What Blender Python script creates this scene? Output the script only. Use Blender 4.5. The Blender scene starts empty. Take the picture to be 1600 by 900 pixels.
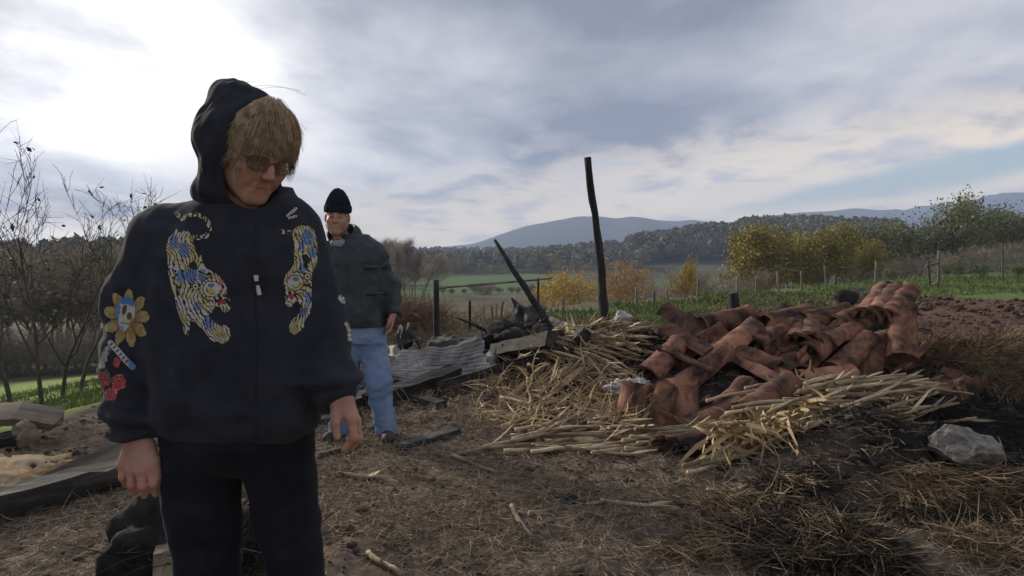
import bpy, math, random
import numpy as np
from mathutils import Vector, Matrix
from mathutils.bvhtree import BVHTree

S = bpy.context.scene
COL = S.collection
# ---------------------------------------------------------------- camera
CAMH = 1.33
PITCH = math.atan(60 / 1200)
cam_d = bpy.data.cameras.new('camera')
cam_d.lens = 27.0; cam_d.sensor_width = 36.0
cam_d.clip_start = 0.05; cam_d.clip_end = 12000
cam = bpy.data.objects.new('camera', cam_d); COL.objects.link(cam)
cam.location = (0, 0, CAMH)
cam.rotation_euler = (math.pi / 2 - PITCH, 0, 0)
S.camera = cam
# ---------------------------------------------------------------- view
S.view_settings.view_transform = 'Standard'
S.view_settings.look = 'None'
S.view_settings.exposure = 0.5
S.view_settings.gamma = 1.0
S.render.engine = 'CYCLES'
S.cycles.use_denoising = True
S.cycles.max_bounces = 6
S.cycles.diffuse_bounces = 3
S.cycles.volume_bounces = 1
S.cycles.transparent_max_bounces = 12
S.cycles.use_adaptive_sampling = True
# ---------------------------------------------------------------- sun and sky
SUN_AZ, SUN_EL = math.radians(-47), math.radians(22)     # azimuth from +Y, towards -X (left of the picture)
SUN_V = Vector((math.sin(SUN_AZ) * math.cos(SUN_EL), math.cos(SUN_AZ) * math.cos(SUN_EL), math.sin(SUN_EL)))
sun_d = bpy.data.lights.new('sun', 'SUN'); sun_d.energy = 3.4; sun_d.angle = math.radians(5); sun_d.color = (1.0, .88, .70)
sun = bpy.data.objects.new('sun', sun_d); COL.objects.link(sun)
sun.rotation_euler = (-SUN_V).to_track_quat('-Z', 'Y').to_euler()
sun.location = (-20, 20, 30)

W = bpy.data.worlds.new('World'); S.world = W; W.use_nodes = True
nt = W.node_tree; nt.nodes.clear()
class NB:
    """small node-graph builder"""
    def __init__(s, tree): s.t = tree
    def n(s, typ, **kw):
        nd = s.t.nodes.new(typ)
        for k, v in kw.items(): setattr(nd, k, v)
        return nd
    def put(s, sock, v):
        if hasattr(v, 'is_output'): s.t.links.new(v, sock)
        elif v is not None:
            if sock.type == 'RGBA' and len(v) == 3: v = (*v, 1)
            sock.default_value = v
    def math(s, op, a, b=None, c=None, clamp=False):
        nd = s.n('ShaderNodeMath', operation=op, use_clamp=clamp)
        for i, v in enumerate((a, b, c)):
            if v is not None: s.put(nd.inputs[i], v)
        return nd.outputs[0]
    def vmath(s, op, a, b=None, out=0):
        nd = s.n('ShaderNodeVectorMath', operation=op)
        s.put(nd.inputs[0], a)
        if b is not None: s.put(nd.inputs[1], b)
        return nd.outputs[out]
    def sep(s, v):
        nd = s.n('ShaderNodeSeparateXYZ'); s.put(nd.inputs[0], v); return nd.outputs
    def comb(s, x, y, z):
        nd = s.n('ShaderNodeCombineXYZ')
        for i, v in enumerate((x, y, z)): s.put(nd.inputs[i], v)
        return nd.outputs[0]
    def noise(s, vec, scale, detail=5, rough=.55, dist=0., out=0):
        nd = s.n('ShaderNodeTexNoise')
        s.put(nd.inputs['Vector'], vec); nd.inputs['Scale'].default_value = scale
        nd.inputs['Detail'].default_value = detail; nd.inputs['Roughness'].default_value = rough
        nd.inputs['Distortion'].default_value = dist
        return nd.outputs[out]
    def ramp(s, fac, stops, interp='LINEAR'):
        nd = s.n('ShaderNodeValToRGB'); cr = nd.color_ramp; cr.interpolation = interp
        while len(cr.elements) < len(stops): cr.elements.new(.5)
        for e, (p, c) in zip(cr.elements, stops):
            e.position = p; e.color = (*c, 1) if len(c) == 3 else c
        s.put(nd.inputs[0], fac); return nd.outputs[0]
    def mix(s, fac, a, b, mode='MIX'):
        nd = s.n('ShaderNodeMix', data_type='RGBA', blend_type=mode, clamp_factor=True)
        s.put(nd.inputs[0], fac); s.put(nd.inputs[6], a); s.put(nd.inputs[7], b)
        return nd.outputs[2]
    def smooth(s, v, a, b, lo=0., hi=1.):
        nd = s.n('ShaderNodeMapRange', interpolation_type='SMOOTHSTEP')
        s.put(nd.inputs[0], v)
        for i, q in enumerate((a, b, lo, hi)): nd.inputs[i + 1].default_value = q
        return nd.outputs[0]

w = NB(nt)
tc = w.n('ShaderNodeTexCoord').outputs['Generated']
d = w.vmath('NORMALIZE', tc)
dx, dy, dz = w.sep(d)
zc = w.math('MAXIMUM', dz, 0.0)
den = w.math('ADD', zc, 0.16)
uvp = w.comb(w.math('DIVIDE', dx, den), w.math('DIVIDE', dy, den), 0.0)   # flat cloud deck seen in perspective
az = w.math('ARCTAN2', dx, dy)
el = w.math('ARCSINE', dz)
mp = w.n('ShaderNodeMapping'); w.put(mp.inputs[0], uvp)
mp.inputs['Location'].default_value = (3.1, 1.7, 0)
mp.inputs['Rotation'].default_value = (0, 0, math.radians(-16)); mp.inputs['Scale'].default_value = (.85, .62, 1)
cu = mp.outputs[0]
n1 = w.noise(cu, .9, 5, .48, .25)
n2 = w.noise(cu, 2.6, 9, .58, .3)
n3 = w.noise(uvp, .45, 3, .5, .2)
cl = w.math('ADD', w.math('MULTIPLY', n1, .68), w.math('ADD', w.math('MULTIPLY', n2, .20), w.math('MULTIPLY', n3, .2)))
cloud = w.ramp(cl, [(.40, (.64, .625, .61)), (.46, (.46, .465, .505)), (.515, (.325, .34, .40)), (.585, (.185, .205, .27))])
# thin cream veil low over the horizon
edge_el = w.math('ADD', w.math('MULTIPLY', w.math('MAXIMUM', az, -.5), .11), .105)
low = w.smooth(w.math('SUBTRACT', w.math('ADD', el, w.math('MULTIPLY', w.math('SUBTRACT', n2, .5), .22)), edge_el), -.045, .03, 1, 0)
cream = w.ramp(n2, [(.36, (.60, .57, .57)), (.5, (1.0, .84, .62)), (.64, (1.05, .90, .69))])
cloud = w.mix(w.math('MULTIPLY', low, .9), cloud, cream)
sky = w.n('ShaderNodeTexSky', sky_type='NISHITA', sun_disc=False)
sky.sun_elevation = SUN_EL; sky.sun_rotation = SUN_AZ
sky.altitude = 200; sky.air_density = 1.0; sky.dust_density = .6; sky.ozone_density = 1.5
clear = w.mix(1.0, sky.outputs[0], (.1, .1, .1), 'MULTIPLY')
# break in the deck low in the right of the sky
gap_c = w.math('ADD', w.math('MULTIPLY', az, .165), .004)
gd = w.math('ABSOLUTE', w.math('SUBTRACT', w.math('ADD', el, w.math('MULTIPLY', w.math('SUBTRACT', n2, .5), .03)), gap_c))
gw = w.smooth(az, .20, .5, .0, .016)
gap = w.math('MULTIPLY', w.smooth(w.math('SUBTRACT', gd, gw), -.008, .010, 1, 0), w.smooth(az, .20, .32))
gap = w.math('MULTIPLY', gap, w.smooth(az, 1.0, 1.5, 1, 0))
base = w.mix(w.math('MULTIPLY', gap, .92), cloud, clear)
# light of the veiled sun through the clouds
cosun = w.math('MAXIMUM', w.vmath('DOT_PRODUCT', d, tuple(SUN_V), out=1), 0.0)
g1 = w.math('POWER', cosun, 6.0); g2 = w.math('POWER', cosun, 22.0)
thin = w.smooth(cl, .62, .40)
gl = w.math('ADD', w.math('MULTIPLY', g1, w.math('ADD', w.math('MULTIPLY', thin, .85), .22)),
            w.math('MULTIPLY', g2, w.math('ADD', w.math('MULTIPLY', thin, 1.8), .6)))
glc = w.mix(1.0, (1.0, .96, .88), gl, 'MULTIPLY')
skyc = w.mix(1.0, base, glc, 'ADD')
skyc = w.mix(w.smooth(dz, -.06, -.005, 1, 0), skyc, (.12, .12, .12))
bg = w.n('ShaderNodeBackground'); w.put(bg.inputs[0], skyc); bg.inputs[1].default_value = .92
wo = w.n('ShaderNodeOutputWorld'); nt.links.new(bg.outputs[0], wo.inputs[0])

# ---------------------------------------------------------------- picture-to-place helper used to lay the place out
def P(px, py, Y):
    u, v = (px - 800) / 1200, (450 - py) / 1200
    c, s = math.cos(PITCH), math.sin(PITCH)
    dy_, dz_ = c + v * s, -s + v * c
    t = Y / dy_
    return np.array((u * t, Y, CAMH + dz_ * t))

# ---------------------------------------------------------------- numeric helpers
def hash3(ix, iy, iz, seed=0):
    h = (ix.astype(np.int64) * 374761393 + iy.astype(np.int64) * 668265263 + iz.astype(np.int64) * 2147483647 + seed * 1274126177) & 0xFFFFFFFF
    h = ((h ^ (h >> 13)) * 1274126177) & 0xFFFFFFFF
    h = (h ^ (h >> 16)) & 0xFFFF
    return h.astype(np.float32) / 65535.0
def vnoise(p, seed=0):
    """value noise, p (N,3) -> -1..1"""
    f = np.floor(p); i = f.astype(np.int64); t = (p - f).astype(np.float32); t = t * t * (3 - 2 * t)
    r = 0
    for a in (0, 1):
        wx = t[:, 0] if a else 1 - t[:, 0]
        for b in (0, 1):
            wy = t[:, 1] if b else 1 - t[:, 1]
            for c in (0, 1):
                wz = t[:, 2] if c else 1 - t[:, 2]
                r = r + wx * wy * wz * hash3(i[:, 0] + a, i[:, 1] + b, i[:, 2] + c, seed)
    return r * 2 - 1
def fbm(p, octv=4, seed=0, gain=.5):
    r, a = 0, 1.0
    for k in range(octv):
        r = r + a * vnoise(p * (2.0 ** k) + 17.3 * k, seed + k); a *= gain
    return r
def fbm2(x, y, octv=4, seed=0, gain=.5):
    return fbm(np.stack([x, y, np.zeros_like(x)], 1), octv, seed, gain)
def sstep(a, b, x):
    t = np.clip((x - a) / (b - a), 0, 1); return t * t * (3 - 2 * t)

# ---------------------------------------------------------------- mesh helpers
def mesh_np(name, V, F, mats=None, smooth=True, col=None, fmat=None):
    V = np.asarray(V, np.float32).reshape(-1, 3); F = np.asarray(F, np.int32)
    me = bpy.data.meshes.new(name)
    k = F.shape[1]
    me.vertices.add(len(V)); me.vertices.foreach_set('co', V.ravel())
    me.loops.add(F.size); me.loops.foreach_set('vertex_index', F.ravel())
    me.polygons.add(len(F)); me.polygons.foreach_set('loop_start', np.arange(0, F.size, k, dtype=np.int32))
    if smooth: me.polygons.foreach_set('use_smooth', np.ones(len(F), bool))
    if fmat is not None: me.polygons.foreach_set('material_index', np.asarray(fmat, np.int32))
    if mats is not None:
        for m in (mats if isinstance(mats, (list, tuple)) else [mats]): me.materials.append(m)
    if col is not None:
        a = me.color_attributes.new('Col', 'FLOAT_COLOR', 'POINT')
        c = np.ones((len(V), 4), np.float32); c[:, :3] = col; a.data.foreach_set('color', c.ravel())
    me.update(calc_edges=True); me.validate()
    return me
def link(name, me, parent=None, loc=None):
    o = bpy.data.objects.new(name, me); COL.objects.link(o)
    if parent is not None: o.parent = parent
    if loc is not None: o.location = loc
    return o
def tag(o, label=None, cat=None, group=None, kind=None):
    if label: o['label'] = label
    if cat: o['category'] = cat
    if group: o['group'] = group
    if kind: o['kind'] = kind
    elif cat and 'kind' not in o: o['kind'] = 'thing'
    return o
def empty(name, loc=(0, 0, 0), rz=0):
    o = bpy.data.objects.new(name, None); COL.objects.link(o); o.location = loc; o.rotation_euler = (0, 0, rz)
    o.empty_display_size = .1
    return o
def copy_tree(o, parent=None):
    c = o.copy(); COL.objects.link(c); c.parent = parent
    for ch in o.children: copy_tree(ch, c)
    return c
def nrm(v): return v / np.maximum(np.linalg.norm(v, axis=-1, keepdims=True), 1e-9)
def frames(dv):
    dv = nrm(dv); up = np.where(np.abs(dv[:, 2:3]) > .9, np.array([[1., 0, 0]]), np.array([[0., 0, 1]]))
    a = nrm(np.cross(dv, up)); b = np.cross(dv, a); return a, b
def tubes(p0, p1, r0, r1, k=5, caps=False):
    """separate tapered tubes -> V, F(quads)"""
    p0, p1 = np.asarray(p0, float), np.asarray(p1, float); r0, r1 = np.asarray(r0, float), np.asarray(r1, float)
    N = len(p0); a, b = frames(p1 - p0)
    th = np.arange(k) * 2 * np.pi / k
    ring = np.cos(th)[None, :, None] * a[:, None] + np.sin(th)[None, :, None] * b[:, None]
    V = np.concatenate([p0[:, None] + ring * r0[:, None, None], p1[:, None] + ring * r1[:, None, None]], 1)
    i = np.arange(k); j = (i + 1) % k
    f = np.stack([i, j, j + k, i + k], 1)
    F = (f[None] + (np.arange(N) * 2 * k)[:, None, None]).reshape(-1, 4)
    return V.reshape(-1, 3), F
def path_tube(pts, rad, k=6, cap=True):
    """one continuous tube along a path -> V, F(quads)"""
    pts = np.asarray(pts, float); n = len(pts); rad = np.broadcast_to(np.asarray(rad, float), (n,))
    t = np.gradient(pts, axis=0); a, b = frames(t)
    for q in range(1, n):
        if np.dot(a[q], a[q - 1]) < 0: a[q] *= -1; b[q] *= -1
    th = np.arange(k) * 2 * np.pi / k
    V = (pts[:, None] + (np.cos(th)[None, :, None] * a[:, None] + np.sin(th)[None, :, None] * b[:, None]) * rad[:, None, None]).reshape(-1, 3)
    i = np.arange(k); j = (i + 1) % k
    f = np.stack([i, j, j + k, i + k], 1)
    F = (f[None] + (np.arange(n - 1) * k)[:, None, None]).reshape(-1, 4)
    if cap:
        V = np.concatenate([V, pts[:1], pts[-1:]]); c0, c1 = n * k, n * k + 1
        e = np.stack([j, i, np.full(k, c0), np.full(k, c0)], 1); e2 = np.stack([i + (n - 1) * k, j + (n - 1) * k, np.full(k, c1), np.full(k, c1)], 1)
        # degenerate quads are turned to fans of thin quads by splitting the rim in pairs
        F = np.concatenate([F, np.stack([i[1::2] * 0 + c0, j[0:-1:2], i[0:-1:2], (i[0:-1:2] - 1) % k], 1)[:, [0, 1, 2, 3]]]) if False else F
        tri = np.concatenate([np.stack([j, i, np.full(k, c0)], 1), np.stack([i + (n - 1) * k, j + (n - 1) * k, np.full(k, c1)], 1)])
        return V, F, tri
    return V, F
def join_polys(parts):
    """[(V, [F arrays of any size], mat index, colour)] -> from_pydata pieces"""
    V, F, M, C = [], [], [], []; off = 0
    for v, fs, mi, c in parts:
        v = np.asarray(v); V.append(v); C.append(np.broadcast_to(np.asarray(c, float), (len(v), 3)))
        for f in fs:
            f = np.asarray(f) + off; F += f.tolist(); M += [mi] * len(f)
        off += len(v)
    return np.concatenate(V), F, M, np.concatenate(C)
def mesh_py(name, V, F, mats, M=None, smooth=False, C=None):
    me = bpy.data.meshes.new(name); me.from_pydata(np.asarray(V, float).tolist(), [], F if isinstance(F, list) else np.asarray(F).tolist())
    for m in (mats if isinstance(mats, (list, tuple)) else [mats]): me.materials.append(m)
    if M is not None: me.polygons.foreach_set('material_index', np.asarray(M, np.int32))
    if smooth: me.polygons.foreach_set('use_smooth', np.ones(len(me.polygons), bool))
    if C is not None:
        a = me.color_attributes.new('Col', 'FLOAT_COLOR', 'POINT'); c = np.ones((len(V), 4), np.float32); c[:, :3] = C
        a.data.foreach_set('color', c.ravel())
    me.update(); return me

# ---------------------------------------------------------------- materials
def pmat(name, stops, scale=6., rough=.9, bump=.3, bscale=None, detail=6, attr=False, rnd=0., spec=.2, stretch=None, dist=0.3, bdist=.01, sheen=0.):
    """noise-mixed procedural material; attr: multiply by the mesh colour attribute; rnd: value change per object"""
    m = bpy.data.materials.new(name); m.use_nodes = True; t = m.node_tree; t.nodes.clear(); b = NB(t)
    co = b.n('ShaderNodeTexCoord').outputs['Object']
    info = b.n('ShaderNodeObjectInfo')
    if stretch:
        mp = b.n('ShaderNodeMapping'); b.put(mp.inputs[0], co); mp.inputs['Scale'].default_value = stretch; co = mp.outputs[0]
    if rnd:
        co = b.vmath('ADD', co, b.comb(b.math('MULTIPLY', info.outputs['Random'], 37.), 0., 0.))
    n = b.noise(co, scale, detail, .6, dist)
    k = len(stops)
    c = b.ramp(n, [(.3 + .4 * i / max(k - 1, 1), s) for i, s in enumerate(stops)])
    if attr:
        at = b.n('ShaderNodeAttribute', attribute_name='Col'); c = b.mix(1.0, at.outputs[0], c, 'MULTIPLY')
    if rnd:
        hs = b.n('ShaderNodeHueSaturation'); b.put(hs.inputs['Color'], c)
        b.put(hs.inputs['Value'], b.math('ADD', b.math('MULTIPLY', info.outputs['Random'], 2 * rnd), 1 - rnd)); c = hs.outputs[0]
    bs = b.n('ShaderNodeBsdfPrincipled'); b.put(bs.inputs['Base Color'], c)
    bs.inputs['Roughness'].default_value = rough; bs.inputs['Specular IOR Level'].default_value = spec
    if sheen: bs.inputs['Sheen Weight'].default_value = sheen
    if bump:
        bn = b.noise(co, bscale or scale * 4, 6, .65)
        bp = b.n('ShaderNodeBump'); bp.inputs['Strength'].default_value = bump; bp.inputs['Distance'].default_value = bdist
        b.put(bp.inputs['Height'], bn); b.put(bs.inputs['Normal'], bp.outputs[0])
    o = b.n('ShaderNodeOutputMaterial'); t.links.new(bs.outputs[0], o.inputs[0])
    return m
# ================================================================= THE LAND
rng = np.random.default_rng(7)
EDGE = np.array([(-70, -60), (-14, -8), (-5.0, 2.4), (-3.25, 4.9), (-2.75, 7.5), (-2.2, 12.6), (-1.0, 15.2), (3, 18.8), (10.8, 27), (26, 43), (60, 78), (200, 205)], float)
def edge_dist(x, y):
    """signed distance to the rim of the level ground, positive beyond it (downhill)"""
    best = np.full(x.shape, 1e9); sg = np.zeros(x.shape)
    for (ax, ay), (bx, by) in zip(EDGE[:-1], EDGE[1:]):
        ex, ey = bx - ax, by - ay; L = ex * ex + ey * ey
        t = np.clip(((x - ax) * ex + (y - ay) * ey) / L, 0, 1)
        ddx, ddy = x - ax - t * ex, y - ay - t * ey
        q = np.hypot(ddx, ddy); cr = ex * ddy - ey * ddx
        m = q < best; best = np.where(m, q, best); sg = np.where(m, np.sign(cr), sg)
    return best * sg
def gauss(x, y, cx, cy, rx, ry, rot=0.):
    c, s = math.cos(rot), math.sin(rot); ux, uy = (x - cx) * c + (y - cy) * s, -(x - cx) * s + (y - cy) * c
    return np.exp(-(ux / rx) ** 2 - (uy / ry) ** 2)
def pile(x, y):
    h = .46 * np.minimum(1, 1.15 * gauss(x, y, 1.45, 6.40, .80, .62)) + .50 * np.minimum(1, 1.15 * gauss(x, y, 2.75, 6.5, .85, .62))
    h = np.maximum(h, 0) + .42 * gauss(x, y, .50, 6.6, .62, .60) + .06 * gauss(x, y, .45, 5.7, .5, .5)
    h += .17 * gauss(x, y, 1.85, 5.15, .55, .30) + .16 * gauss(x, y, 2.5, 5.35, .55, .28)
    h += .46 * gauss(x, y, 4.1, 6.4, .70, .65) + .10 * gauss(x, y, 3.2, 5.3, .7, .45)
    h += .24 * gauss(x, y, 1.95, 4.25, .42, .30) + .12 * gauss(x, y, 2.55, 3.95, .40, .28) + .13 * gauss(x, y, 1.55, 3.35, .45, .2)
    h += .12 * gauss(x, y, 2.3, 4.65, .5, .3) + .10 * gauss(x, y, 2.0, 4.2, .45, .35)
    return h
def burnt(x, y):
    """where the ground is charred"""
    return np.clip(1.2 * gauss(x, y, 2.6, 4.4, 1.25, .9) + gauss(x, y, 3.4, 5.4, 1.3, .8) + .9 * gauss(x, y, 1.5, 6.3, 1.5, .8) + .8 * gauss(x, y, -.7, 7.2, 1.5, .9) + .8 * gauss(x, y, .6, 8.3, 1.6, 1.2), 0, 1)
def heaps(x, y):
    h = .55 * gauss(x, y, 3.95, 8.6, .42, .4) + .30 * gauss(x, y, 3.0, 8.8, .38, .35) + .28 * gauss(x, y, 2.35, 8.6, .4, .35) + .2 * gauss(x, y, .9, 8.7, .6, .5)
    h += .26 * gauss(x, y, .15, 8.0, .5, .4) + .30 * gauss(x, y, -1.55, 10.6, .65, .5) + .16 * gauss(x, y, .1, 10.5, 1.2, .5)
    return h
def terrain0(x, y):
    e = edge_dist(x, y)
    drop = np.maximum(e, 0)
    h = -8.2 * (1 - np.exp(-np.maximum(drop - .3, 0) * .19 / 8.2 * 1.25))
    r = np.hypot(x, y)
    h = h + sstep(300, 1500, r) * 9 * sstep(0, 60, e)
    h = h + 18.5 * np.exp(-((x - 175) / 120) ** 2 - ((y - 450) / 95) ** 2)
    h = h + 4.0 * np.exp(-((x + 110) / 70) ** 2 - ((y - 150) / 90) ** 2)
    return h, e
def terrain(x, y, fine=True):
    x = np.atleast_1d(np.asarray(x, float)); y = np.atleast_1d(np.asarray(y, float))
    h, e = terrain0(x, y)
    near = sstep(60, 20, np.hypot(x, y))
    h = h + near * (pile(x, y) + heaps(x, y))
    if fine:
        h = h + near * (.05 * fbm2(x * .9, y * .9, 3, 3) + .018 * fbm2(x * 6, y * 6, 3, 11))
        plo = plough(x, y, e)
        h = h + plo * (.10 * np.abs(fbm2(x * 2.2, y * 2.2, 4, 21)) + .05 * fbm2(x * 7, y * 7, 2, 5))
        b = burnt(x, y) * near
        h = h + b * .05 * np.abs(fbm2(x * 7, y * 7, 3, 9))
        h = h + sstep(30, 90, np.hypot(x, y)) * .8 * fbm2(x * .02, y * .02, 3, 4)
    return h
def plough(x, y, e):
    return sstep(-.6, .4, x - 4.3 + .35 * (y - 9)) * sstep(7.4, 8.2, y) * sstep(21.5, 19.5, y + .22 * (x - 10)) * sstep(-.3, -1.5, e) * sstep(3.6, 4.4, x)
def axis(lo_f, hi_f, step, lo, hi, g=1.055):
    mid = np.arange(lo_f, hi_f, step)
    up, s, v = [], step, hi_f
    while v < hi: up.append(v); s *= g; v += s
    up.append(hi)
    dn, s, v = [], step, lo_f - step
    while v > lo: dn.append(v); s *= g; v -= s
    dn.append(lo)
    return np.array(dn[::-1] + list(mid) + up)
gx = axis(-3.6, 4.9, .036, -2150, 2150); gy = axis(2.7, 7.6, .036, -380, 2550)
GX, GY = np.meshgrid(gx, gy); fx, fy = GX.ravel(), GY.ravel()
fz = terrain(fx, fy)
# base colours of the ground by what grows or lies there
_, fe = terrain0(fx, fy)
fr = np.hypot(fx, fy)
def mixc(c, m, k): return c * (1 - m[:, None]) + np.array(k)[None] * m[:, None]
c = np.tile(np.array([.142, .113, .091]), (len(fx), 1))                       # trampled soil with litter
c = mixc(c, sstep(-.2, .9, fbm2(fx * 1.1, fy * 1.1, 3, 31)), (.095, .074, .061))
c = mixc(c, sstep(0, .8, fbm2(fx * .7 + 9, fy * .7, 3, 41)), (.17, .132, .098))
dry = sstep(9.0, 10.5, fy) * sstep(.5, -2, fe)
c = mixc(c, dry, (.15, .13, .085))
gstrip = sstep(.4, -.2, np.abs(fe + 2.6 - .05 * fx) - 1.9 + .6 * fbm2(fx * .5, fy * .5, 3, 8)) * sstep(10.5, 12.5, fy) * sstep(-.4, 1.2, fx)
gstrip = np.maximum(gstrip, sstep(19, 21.5, fy + .22 * (fx - 10)) * sstep(5, 9, fx) * sstep(.5, -.5, fe))
c = mixc(c, gstrip, (.105, .15, .05))
pl = plough(fx, fy, fe)
c = mixc(c, pl, (.105, .066, .052))
c = mixc(c, burnt(fx, fy) * sstep(40, 20, fr), (.014, .013, .013))
# down the slope and in the valley
out = sstep(.2, 1.6, fe)
c = mixc(c, out, (.11, .10, .068))
lf = sstep(.6, 2.2, fe) * sstep(34, 30, fr + .25 * fx + 2 * fbm2(fx * .1, fy * .1, 2, 6)) * sstep(-.8, -2.2, fx) * sstep(12, 7, fx + fy)
lf = np.maximum(lf, sstep(.1, .7, fe) * sstep(31, 28, fy - .18 * (fx + 22)) * sstep(-2.5, -4.5, fx))
c = mixc(c, lf, (.18, .25, .07))
far = sstep(55, 80, fr)
c = mixc(c, far * sstep(-.3, .4, fbm2(fx * .012, fy * .012, 3, 14)), (.07, .075, .04))
def box(x0, x1, y0, y1, s=3): return sstep(x0 - s, x0 + s, fx) * sstep(x1 + s, x1 - s, fx) * sstep(y0 - s, y0 + s, fy) * sstep(y1 + s, y1 - s, fy)
c = mixc(c, box(-25, 16, 150, 262), (.082, .135, .052))
c = mixc(c, box(-32, -13, 96, 146), (.082, .140, .045))
c = mixc(c, box(34, 62, 190, 235), (.075, .12, .045))
c = mixc(c, box(-60, 160, 560, 660, 20), (.15, .135, .07))
c = mixc(c, box(-200, 60, 760, 860, 20), (.10, .11, .055))
c = mixc(c, box(150, 420, 700, 900, 20), (.13, .09, .07))
N1, N2 = len(gy), len(gx)
idx = np.arange(N1 * N2).reshape(N1, N2)
F = np.stack([idx[:-1, :-1], idx[:-1, 1:], idx[1:, 1:], idx[1:, :-1]], -1).reshape(-1, 4)
M_ground = pmat('ground_soil', [(.55, .55, .55), (.95, .95, .95), (1.5, 1.45, 1.4)], scale=9, rough=1, bump=.7, bscale=34, attr=True, detail=9, spec=.08, bdist=.02)
ground = tag(link('ground', mesh_np('ground', np.stack([fx, fy, fz], 1), F, M_ground, col=c)), kind='structure')
def gz(x, y): return float(terrain(x, y)[0])
def gpt(px, py, it=30):
    """where the sight line through a picture point meets the land"""
    a, b = .5, 400.
    ys = np.concatenate([np.arange(2, 12, .02), np.arange(12, 60, .2), np.arange(60, 900, 2)])
    q = np.array([P(px, py, v) for v in ys]); h = terrain(q[:, 0], q[:, 1])
    k = np.argmax(q[:, 2] < h); return np.array((q[k, 0], q[k, 1], h[k]))

# ---------------------------------------------------------------- mountains on the skyline
M_mount = pmat('mountain_woodland', [(.045, .055, .04), (.07, .075, .05), (.10, .09, .06)], scale=.02, rough=1, bump=0)
def mountain(name, Y, prof, depth, label, seed):
    pxs = np.array([p[0] for p in prof], float); tops = np.array([p[1] for p in prof], float)
    u = np.linspace(pxs[0], pxs[-1], 260); v = np.linspace(-1, 1, 41)
    top = np.interp(u, pxs, tops)
    ker = np.ones(7) / 7; top = np.convolve(np.pad(top, 3, 'edge'), ker, 'valid')
    X = (u - 800) / 1200 * Y; H = CAMH + (390 - top) / 1200 * Y + 12
    UX, VV = np.meshgrid(X, v); HH = np.broadcast_to(H, UX.shape)
    YY = Y + VV * depth
    fall = 1 - np.abs(VV) ** 1.25
    z = -12 + HH * fall * (1 + .10 * fbm2((UX * .006).ravel(), (YY * .006).ravel(), 4, seed).reshape(UX.shape) * (np.abs(VV) > .02))
    V = np.stack([UX.ravel(), YY.ravel(), z.ravel()], 1)
    n2 = len(u); idx = np.arange(V.shape[0]).reshape(len(v), n2)
    F = np.stack([idx[:-1, :-1], idx[:-1, 1:], idx[1:, 1:], idx[1:, :-1]], -1).reshape(-1, 4)
    return tag(link(name, mesh_np(name, V, F, M_mount)), kind='structure')
mountain('mountain', 1900, [(560, 400), (640, 390), (690, 386), (740, 381), (790, 366), (830, 352), (870, 345), (905, 339), (940, 338), (960, 342), (990, 338), (1020, 344), (1060, 346), (1080, 343), (1110, 348), (1160, 347), (1210, 352), (1290, 362), (1380, 385), (1420, 400)], 330, None, 5)
mountain('mountain_ridge', 2150, [(1040, 395), (1120, 352), (1180, 340), (1250, 332), (1300, 330), (1335, 325), (1360, 328), (1410, 330), (1450, 323), (1500, 318), (1550, 309), (1600, 300), (1680, 288), (1760, 292), (1900, 330), (2000, 395)], 330, None, 9)
# ---------------------------------------------------------------- the air
hz_m = bpy.data.materials.new('haze_air'); hz_m.use_nodes = True; t = hz_m.node_tree; t.nodes.clear()
pv = t.nodes.new('ShaderNodeVolumePrincipled'); pv.inputs['Color'].default_value = (.50, .64, .95, 1); pv.inputs['Density'].default_value = HAZE_D if 'HAZE_D' in globals() else .00042
t.links.new(pv.outputs[0], t.nodes.new('ShaderNodeOutputMaterial').inputs['Volume'])
x0, x1, y0, y1, z0, z1 = -2250, 2250, -420, 2650, -40, 210
V = [(x, y, z) for z in (z0, z1) for y in (y0, y1) for x in (x0, x1)]
haze = tag(link('haze', mesh_py('haze', V, [(0, 2, 3, 1), (4, 5, 7, 6), (0, 1, 5, 4), (2, 6, 7, 3), (0, 4, 6, 2), (1, 3, 7, 5)], hz_m)), kind='stuff')
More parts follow.
